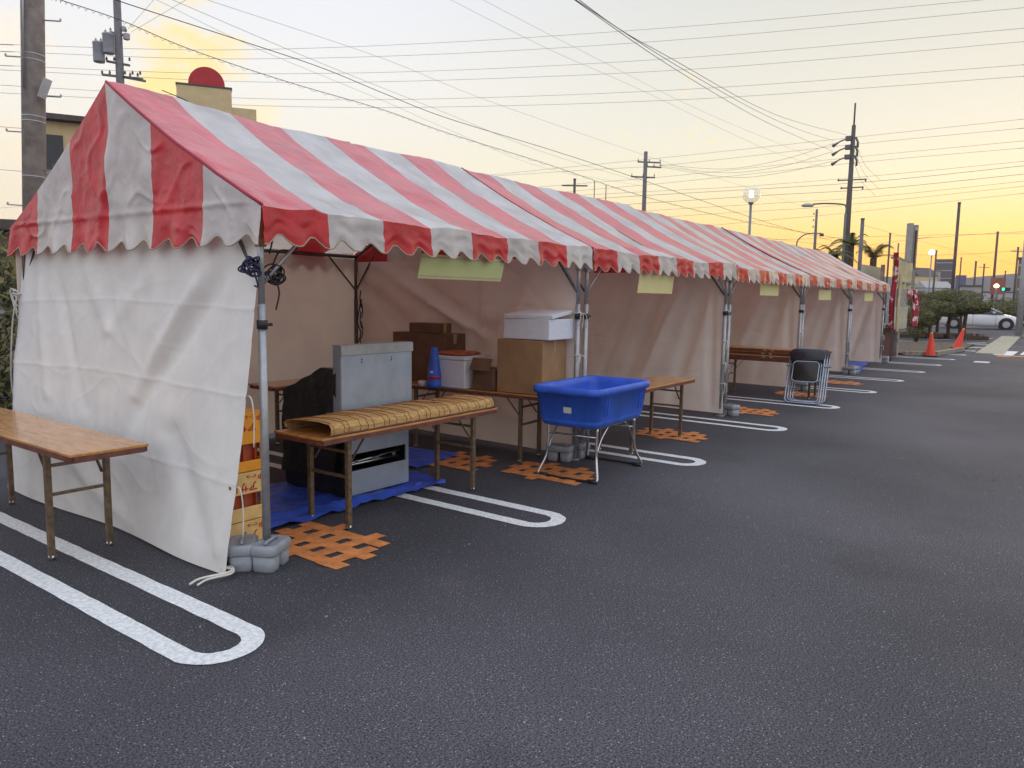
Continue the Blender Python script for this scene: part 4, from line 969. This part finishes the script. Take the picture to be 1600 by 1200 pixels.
# sign tower
c = foot(1421, 52, 420); t = thing('sign_tower', 'tall pale grey sign tower right of the stall', 'sign tower', c, YAW)
zt_ = at_dist(1421, 349, 52).z
m = MB(); m.box((0, .14, zt_/2), (.34, .26, zt_)); m.build('left_column', mat('tower_white', (.40,.38,.35), .6), t, bev=.02); m = MB(); m.box((0, -.16, zt_/2-.05), (.26, .30, zt_-.1)); m.build('right_column', mat('tower_grey', (.30,.26,.22), .6), t, bev=.02)
m = MB(); m.box((-.14, -.16, zt_-1.5), (.02, .10, 2.2)); m.box((-.14, -.18, zt_-.35), (.02, .16, .2), mi=1); m.build('sign_slot', [M_BARK, M_POR], t)

# ================================================================== BUILDINGS
# block with the red disc
A = at_dist(275, 128, 40); B = at_dist(383, 178, 40); ax = Vector((B.x-A.x, B.y-A.y, 0)); Lb = ax.length; rzb = math.atan2(ax.y, ax.x)
t = thing('roadside_shop', 'cream building with stepped parapet and a big red disc on its roof', 'building', (A.x, A.y, 0), rzb)
zt_ = 10.6
m = MB(); m.box((Lb/2+1, 4.2, 4.6), (Lb+8, 8, 9.2)); m.build('wall', M_CREAM, t)
m = MB(); m.box((Lb*.47-.2, .1, zt_/2+.3), (Lb*.80, .5, zt_+.35)); m.box((Lb*.42, .16, zt_/2-.15), (Lb*1.5, .4, zt_-.35)); m.build('parapet', M_CREAM, t)
m = MB(); m.box((Lb*.47-.2, .1, zt_+.5), (Lb*.80+.06, .56, .08)); m.build('parapet_coping', M_ROOF, t)
m = MB(); m.cyl((Lb*.44, -.12, 11.18), (Lb*.44, .12, 11.18), .80, n=48); m.build('red_disc', mat('red_sign', (.50,.02,.03), .5, var=.08), t, bev=.02)
for k in range(4):
    m = MB(); m.box((k*2.4-1, -.005, 3), (1.3, .02, 1.4)); m.build('window', M_GLASS, t)
m = MB(); m.tube(spline([(-.6, -.2, zt_+.1), (.4, -.2, zt_-.25), (1.2, -.2, zt_-.7), (2.2, -.2, zt_-.85)], 6), .02, n=5); m.build('roof_cable', M_WIRE, t)
# house left
def house(x, d, ye, w, dp, hw, roofh, label, mt, rmt, rz, wins=((-.25, .6), (.25, .6)), name='house', balc=False):
    c = at_dist(x, ye, d); H = c.z; t = thing(name, label, 'house', (c.x, c.y, 0), rz)
    m = MB(); m.box((0, 0, H/2), (w, dp, H)); m.build('wall', mt, t)
    m = MB(); m.prism([(-w/2-.3, H+.01), (w/2+.3, H+.01), (0, H+roofh)] if roofh > .3 else [(-w/2-.2, H+.01), (w/2+.2, H+.01), (w/2+.2, H+roofh), (-w/2-.2, H+roofh)], -dp/2-.3, dp/2+.3, T=lambda a, b_, c_: (a, c_, b_)); m.build('roof', rmt, t)
    for (wx, wz) in wins:
        m = MB(); m.box((wx*w, -dp/2-.01, wz*H), (w*.18, .03, H*.16)); wn = m.build('window', M_GLASS, t)
        m = MB(); m.box((wx*w, -dp/2-.03, wz*H-H*.08-.04), (w*.2, .06, .06)); m.build('sill', M_WALL, wn)
        m = MB(); m.box((-dp*0-w/2-.01, wx*dp, wz*H), (.03, dp*.18, H*.16)); m.build('window', M_GLASS, t)
    if balc:
        m = MB(); m.box((0, -dp/2-.5, H*.62), (w*.8, 1, .12)); m.box((0, -dp/2-.5, H*.62+1.05), (w*.8, .06, .06))
        for k in range(16): m.box((-w*.39+w*.78*k/15, -dp/2-.97, H*.62+.55), (.05, .05, 1.0))
        m.build('balcony', M_ROOF, t)
    return t
house(172, 27, 222, 3.3, 5, 6, .15, 'cream flat-roofed house with dark balcony between the thick pole and nearest tent', M_CREAM, M_ROOF, -.47, wins=((-.42, .86), (.1, .86)), balc=True)
house(-30, 16, 372, 5, 4, 3, .16, 'low tan building with dark roof edge at the left behind the hedge', mat('tan_wall', (.30,.24,.17), .85), M_ROOF, -.6)
house(1438, 250, 432, 5, 8, 6, 2.5, 'pale gabled house right of the sign tower', M_CREAM, M_ROOF, 1.1)
house(1449, 290, 424, 5, 6, 6, .25, 'grey-cream upper house behind the pale gabled house', M_WALL, M_ROOF, .9)
house(1458, 200, 450, 4.5, 6, 6, 1.5, 'white low house behind the shrubs', mat('white_wall', (.5,.5,.52), .8), M_WALL, .7)
def block(x0_, x1_, yt, d, label, mt, stripes=0, name='building', dp=10):
    a, b_ = at_dist(x0_, yt, d), at_dist(x1_, yt, d); v = b_-a; w = math.hypot(v.x, v.y); H = a.z
    t = thing(name, label, 'building', (a.x, a.y, 0), math.atan2(v.y, v.x))
    m = MB(); m.box((w/2, dp/2, H/2), (w, dp, H)); m.build('wall', mt, t)
    m = MB(); m.box((w/2, dp/2, H+.1), (w+.2, dp+.2, .2)); m.build('roof', M_ROOF, t)
    for k in range(stripes):
        m = MB(); m.box((w/2, -.03, H-1.0-k*(H-3)/stripes), (w*.94, .04, .28)); m.build('window', M_POR, t)
block(1463, 1493, 406, 300, 'dark striped multi-storey building right of the small globe lamp', mat('dark_facade', (.13,.11,.12), .7), 5)
block(1494, 1510, 431, 290, 'blue-grey building beside the dark striped one', mat('blue_facade', (.12,.12,.24), .7), 0)
block(1500, 1534, 448, 110, 'low grey-roofed shed on the horizon', M_WALL, 0)
block(1510, 1592, 457, 170, 'long pale warehouse on the horizon behind the traffic light', mat('hazy_wall', (.5,.47,.49), .9), 0)
block(1592, 1640, 404, 140, 'brown building cut by the right edge of the picture', mat('brown_facade', (.20,.15,.12), .8), 3)
# red sign with lamp
c = foot(1557, 100); t = thing('roadside_sign', 'square red roadside sign on a post left of the green traffic light', 'sign', c, YAW)
z0_ = at_dist(1557, 434, 100).z; m = MB(); m.box((0, 0, z0_-.9), (.15, 1.6, 1.8)); m.build('sign_panel', mat('faded_red', (.36,.12,.10), .7), t); m = MB(); m.cyl((0, 0, 0), (0, 0, z0_-1.8), .10, n=8); m.build('sign_post', M_GPOL, t)
c = at_dist(1557, 447, 96); t = thing('street_lamp', 'bright orange-white lamp glowing before the red sign', 'street lamp', (c.x, c.y, 0))
m = MB(); m.cyl((0, 0, 0), (0, 0, c.z-.2), .07, n=8); m.build('lamp_post', M_GPOL, t); m = MB(); m.lathe([(0, -.2), (.22, -.12), (.26, .05), (.15, .2), (0, .25)], c=(0, 0, c.z), n=14); m.build('lamp_head', mat('lamp_glow', (1,.8,.5), .5, emit=(1,.62,.25), es=5), t)
c = at_dist(1570, 452, 98); t = thing('traffic_light', 'traffic light showing green on a thin mast', 'traffic light', (c.x, c.y, 0), YAW)
m = MB(); m.cyl((0, 0, 0), (0, 0, c.z+.2), .08, n=8); m.bar((0, 0, c.z), (0, 1.6, c.z), .05, .05); m.build('mast', M_GPOL, t); m = MB(); m.box((-.1, 0, c.z), (.2, 1.0, .36)); m.build('signal_housing', M_BLK, t, bev=.05)
m = MB(); m.cyl((-.2, .3, c.z), (-.24, .3, c.z), .15, n=16); m.build('green_lens', mat('green_glow', (.1,.9,.5), .4, emit=(.02,.9,.40), es=2.5), t)

# ================================================================== CAR (front towards -Y)
q = foot(1529, 56, 510); t = thing('parked_car', 'white hatchback parked sideways behind the clipped trees', 'car', (q.x, q.y, 0), -PI/2+.12)
M_CARP = mat('white_car_paint', (.72,.72,.74), .25, coat=.6, var=.02)
Lc = 4.6; Wc = 1.76
# side profile (x forward): lower body
def body_sec(xs, zt_, zb_, hw):      # one cross-section loop
    return [(xs, -hw*.93, zb_), (xs, -hw, zb_+.18), (xs, -hw, zt_-.22), (xs, -hw*.93, zt_-.05), (xs, -hw*.75, zt_), (xs, 0, zt_+.03), (xs, hw*.75, zt_), (xs, hw*.93, zt_-.05), (xs, hw, zt_-.22), (xs, hw, zb_+.18), (xs, hw*.93, zb_)]
secs = [(-2.28, .78, .42, .70), (-2.22, .95, .28, .80), (-1.9, 1.02, .22, .87), (-1.2, 1.0, .2, .88), (0, .95, .18, .88), (.8, .93, .18, .88), (1.15, .93, .2, .88), (1.6, .84, .2, .87), (2.0, .72, .22, .82), (2.22, .60, .26, .70), (2.3, .50, .34, .55)]
m = MB(); L_ = [body_sec(*s) for s in secs]; n_ = 11
vs = [v for s in L_ for v in s]; fs = [(i*n_+k, i*n_+k+1, (i+1)*n_+k+1, (i+1)*n_+k) for i in range(len(secs)-1) for k in range(n_-1)]
fs += [(i*n_+n_-1, i*n_, (i+1)*n_, (i+1)*n_+n_-1) for i in range(len(secs)-1)]+[tuple(range(n_)), tuple((len(secs)-1)*n_+k for k in range(n_-1, -1, -1))]
m.add(vs, fs, 0, True)
# roof shell and pillars
rs = [(-2.15, 1.0, .74), (-1.75, 1.28, .68), (-1.1, 1.44, .63), (-.3, 1.50, .61), (.25, 1.46, .61), (.75, 1.22, .66), (1.25, .93, .76)]
vs = []
for x, z, hw in rs: vs += [(x, -hw, z-.03), (x, -hw*.8, z+.015), (x, 0, z+.03), (x, hw*.8, z+.015), (x, hw, z-.03)]
m.add(vs, [(i*5+k, i*5+k+1, (i+1)*5+k+1, (i+1)*5+k) for i in range(1, 4) for k in range(4)], 0, True)
for s in (-1, 1):
    for (a, b_) in zip(rs[:-1], rs[1:]): m.bar((a[0], s*a[2], a[1]-.02), (b_[0], s*b_[2], b_[1]-.02), .05, .06)
    m.bar((-.35, s*.87, .95), (-.35, s*.62, 1.48), .03, .07)
body_ = m.build('body', M_CARP, t)
m = MB()
for s in (-1, 1):
    P = [(x, s*(hw-.01), z-.04) for x, z, hw in rs]; Q = [(x, s*.845, .95) for x, z, hw in rs]; n2 = len(P)
    m.add(P+Q, [(k, k+1, n2+k+1, n2+k) for k in range(n2-1)])
m.build('side_window', M_GLASS, t)
m = MB(); vs = []
for x, z, hw in rs[4:]: vs += [(x, -hw*.97, z-.03), (x, 0, z+.01), (x, hw*.97, z-.03)]
m.add(vs, [(0,1,4,3),(1,2,5,4),(3,4,7,6),(4,5,8,7)]); m.build('windscreen', M_GLASS, t)
m = MB(); vs = []
for x, z, hw in rs[:2]: vs += [(x, -hw*.97, z-.03), (x, 0, z+.01), (x, hw*.97, z-.03)]
m.add(vs, [(0,1,4,3),(1,2,5,4)]); m.build('rear_window', M_GLASS, t)
for x in (-1.35, 1.40):
    for s in (-1, 1):
        m = MB(); m.cyl((x, s*.80, .33), (x, s*.895, .33), .40, n=28); m.build('wheel_arch', M_BLK, t)
        wh = thing('wheel', None, None, (x, s*.84, .32)); wh.parent = t
        for k in ('label', 'category'):
            if k in wh: del wh[k]
        m = MB(); m.cyl((0, -.09, 0), (0, .09, 0), .32, n=28); m.build('tyre', mat('tyre', (.018,.018,.02), .8), wh, bev=.03)
        m = MB(); m.cyl((0, s*.088, 0), (0, s*.098, 0), .20, n=24)
        for k in range(5): a = 2*PI*k/5; m.bar((0, s*.10, 0), (.20*math.cos(a), s*.10, .20*math.sin(a)), .012, .05)
        m.build('rim', mat('alloy', (.5,.5,.52), .3, .7), wh)
for s in (-1, 1):
    m = MB(); m.prism([(1.85, .66), (2.18, .58), (2.22, .50), (1.95, .56)], s*.74, s*.80, T=lambda a, b_, c_: (a, c_, b_)); m.build('headlight', mat('lens', (.6,.6,.55), .15), t)
    m = MB(); m.rings([(0, .14, .16, .04), (.11, .16, .18, .05)], k=4, c=(.72, s*.97, .98)); m.build('mirror', M_CARP, t, bev=.01)
    m = MB(); m.box((2.12, s*.66, .38), (.10, .16, .16)); m.build('fog_vent', M_BLK, t)
    m = MB(); m.bar((-.35, s*.883, .25), (-.35, s*.883, .9), .006, .012); m.bar((.85, s*.883, .25), (.85, s*.883, .9), .006, .012); m.build('door_seam', M_BLK, t)
# low fence slats at left edge
t = thing('slat_fence', 'short white slatted fence at the far left behind the outdoor table', 'fence', (-.3, 6.6, 0), 0)
for k in range(14):
    m = MB(); m.box((-1.0+.12*k, 0, .30), (.05, .03, .6)); m.build('slat', M_WALL, t)
m = MB(); m.box((-.2, .03, .5), (1.8, .03, .06)); m.box((-.2, .03, .12), (1.8, .03, .06)); m.build('rail', M_GPOL, t)
m = MB(); m.box((0, 0, .07), (9, .25, .14)); tag(m.build('kerb', M_KERB, loc=(-2, 6.2, 0), bev=.02), kind='structure')
m = MB(); m.grid(lambda u, v: (.0+.05*fbm(u*3, v*4), .22*u, 1.6*(1-v)+.02), 8, 24); o = m.build('blue_sheet', M_TARP, loc=(.36, 3.98, 0)); tag(o, 'strip of blue sheet hanging behind the left edge of the white end curtain', 'tarpaulin')

# ================================================================== WIRES
def wire(pts, d0, d1, label, r_=.016, mt=None, group='overhead wires', name='overhead_wire', curl=0):
    n = len(pts); P = []
    L = [0]
    for a, b_ in zip(pts[:-1], pts[1:]): L.append(L[-1]+math.dist(a, b_))
    for (x, y), l in zip(pts, L):
        s = l/L[-1]; d = 1/((1-s)/d0+s/d1); P.append(at_dist(x, y, d))
    if d0 == d1 and d0 >= 75:
        P = [P[0]+(P[0]-P[1]).normalized()*k for k in (90, 45)]+P+[P[-1]+(P[-1]-P[-2]).normalized()*k for k in (45, 90)]
    sp_ = spline(P, 8); m = MB(); m.tube(sp_, r_*.62, n=5)
    if curl:
        pp = spline(P, 60); m.tube([p_+Vector((0, 0, -.04+.04*math.cos(k*.9)))+rr*.03*math.sin(k*.9) for k, p_ in enumerate(pp)], r_*.3, n=4)
    tag(m.build(name, mt or M_WIRG), label, 'wire', group)
six = [[(0,69),(350,78),(700,66),(1100,39),(1500,3),(1640,-10)], [(0,80),(350,92),(700,84),(1100,59),(1600,12)], [(0,102),(350,115),(700,110),(1100,88),(1600,44)],
       [(0,109),(400,128),(700,125),(1100,107),(1600,65)], [(0,133),(400,154),(700,154),(1100,138),(1600,101)], [(0,145),(400,165),(700,167),(1100,154),(1600,119)]]
nm = ['uppermost', 'second', 'third', 'fourth', 'fifth', 'lowest']
for k, p_ in enumerate(six): wire([(-60, p_[0][1]-3)]+p_+([(1680, p_[-1][1]-8)] if k else []), 75, 75, nm[k]+' of the six long cables crossing the upper sky from edge to edge', .026)
low = [([(880,262),(1050,245),(1330,215),(1600,186),(1680,177)], 'upper cable running right from the top of the tall power pole'), ([(880,268),(1050,257),(1330,226),(1600,200),(1680,191)], 'cable just under the one at the top of the tall power pole'),
       ([(880,289),(1050,275),(1340,245),(1600,220),(1680,212)], 'third cable down behind the tall power pole'), ([(880,300),(1050,285),(1340,254),(1600,231),(1680,223)], 'fourth cable down behind the tall power pole'),
       ([(1000,300),(1150,292),(1330,278),(1600,252),(1680,244)], 'cable passing at the upper crossarm of the tall power pole'), ([(900,312),(1050,303),(1345,285),(1600,259),(1680,251)], 'darker cable touching the lower crossarm of the tall power pole'),
       ([(1000,318),(1200,305),(1370,295),(1600,272),(1680,264)], 'cable just below the lower crossarm of the tall power pole'), ([(1000,330),(1200,318),(1370,307),(1600,283),(1680,275)], 'second cable below the crossarms of the tall power pole'),
       ([(1100,335),(1300,322),(1600,291),(1680,283)], 'cable meeting the sky level with the lamp arm'), ([(1190,345),(1300,335),(1600,302),(1680,294)], 'cable just under the lamp arm'),
       ([(1200,375),(1425,368),(1600,365),(1680,364)], 'level cable right of the sign tower'), ([(1380,380),(1425,374),(1500,368),(1600,362),(1680,358)], 'rising cable right of the sign tower'),
       ([(1340,388),(1430,398),(1530,396),(1600,390),(1680,384)], 'low cable through the orange sky above the striped building')]
for k, (p_, lb) in enumerate(low): wire(p_, 80, 80, lb, .024 if k not in (5, 6) else .034)
wire([(150,-14),(181,0),(350,55),(500,105),(600,146),(700,185),(860,234),(985,275),(1190,345),(1300,376)], 24, 70, 'thick dark cable slanting from the top left down behind the globe lamp', .022, M_WIRE)
wire([(60,-12),(95,0),(190,32),(300,78),(450,128),(600,172),(700,208),(860,258),(1000,305),(1160,345),(1320,374)], 24, 70, 'spiral-wrapped cable running low over the tent ridges', .018, M_WIRE, curl=1)
wire([(215,-12),(245,0),(400,75),(600,158),(700,202),(850,262),(1000,290)], 26, 60, 'thin cable just above the spiral-wrapped one', .010)
wire([(240,-12),(270,0),(500,98),(700,178),(850,238),(1000,284)], 26, 60, 'thin cable just above the thick dark slanting one', .012)
wire([(290,-14),(325,0),(600,92),(770,160),(1030,250),(1190,300),(1300,340)], 30, 90, 'faint cable from the upper left to the globe lamp', .012)
wire([(680,-14),(705,0),(860,78),(1000,140),(1195,232),(1290,262)], 30, 60, 'left faint one of two cables slanting through the upper middle sky', .010)
wire([(730,-14),(755,0),(900,75),(1100,175),(1280,250)], 30, 60, 'right faint one of two cables slanting through the upper middle sky', .010)
wire([(890,-14),(905,0),(975,50),(1050,92),(1180,165),(1250,192),(1324,211)], 14, 50, 'top one of three cables swooping from the top to the tall power pole', .012, M_WIRE)
wire([(885,-14),(900,0),(1050,98),(1180,172),(1250,203),(1303,220)], 14, 50, 'middle one of three cables swooping from the top to the tall power pole', .012, M_WIRE)
wire([(883,-14),(898,0),(1050,105),(1180,182),(1250,215),(1301,236)], 14, 50, 'lowest one of three cables swooping from the top to the tall power pole', .012, M_WIRE)
wire([(1030,257),(1130,264),(1220,250),(1303,224)], 60, 50, 'upper sagging cable between the thin pole and the tall power pole', .018)
wire([(1030,259),(1130,270),(1220,260),(1301,237)], 60, 50, 'middle sagging cable between the thin pole and the tall power pole', .018)
wire([(1032,261),(1140,277),(1220,270),(1301,252)], 60, 50, 'lowest sagging cable between the thin pole and the tall power pole', .018)
wire([(1337,222),(1352,258),(1375,281)], 50, 60, 'outer dropping wire right of the tall power pole', .014)
wire([(1335,235),(1350,270),(1372,294)], 50, 60, 'middle dropping wire right of the tall power pole', .014)
wire([(1333,250),(1347,284),(1368,306)], 50, 60, 'inner dropping wire right of the tall power pole', .014)
wire([(1350,352),(1425,373),(1530,400),(1600,415)], 60, 130, 'thin wire falling to the right behind the sign tower', .018)
wire([(-60,193),(0,198),(120,207),(190,215)], 30, 34, 'thin wire at the left passing behind the thick pole', .014)
wire([(-60,262),(0,265),(60,270)], 30, 34, 'lower thin wire ending at the thick pole on the left', .014)
wire([(200,45),(240,0),(255,-20)], 35, 30, 'left thin wire rising from the transformer pole', .010)
wire([(205,50),(290,0),(310,-14)], 35, 28, 'right thin wire rising from the transformer pole', .010)

# ================================================================== HAZE
m = MB(); m.box((650, 0, 34.5), (1700, 2600, 71)); hz = m.build('haze', None); hz['kind'] = 'stuff'
hm = bpy.data.materials.new('haze'); hm.use_nodes = True; ht = hm.node_tree; ht.nodes.clear()
ho = ht.nodes.new('ShaderNodeOutputMaterial'); hv = ht.nodes.new('ShaderNodeVolumePrincipled'); hv.inputs['Color'].default_value = (.93,.90,.92,1); hv.inputs['Density'].default_value = .00033
ht.links.new(hv.outputs[0], ho.inputs['Volume']); hz.data.materials.clear(); hz.data.materials.append(hm)
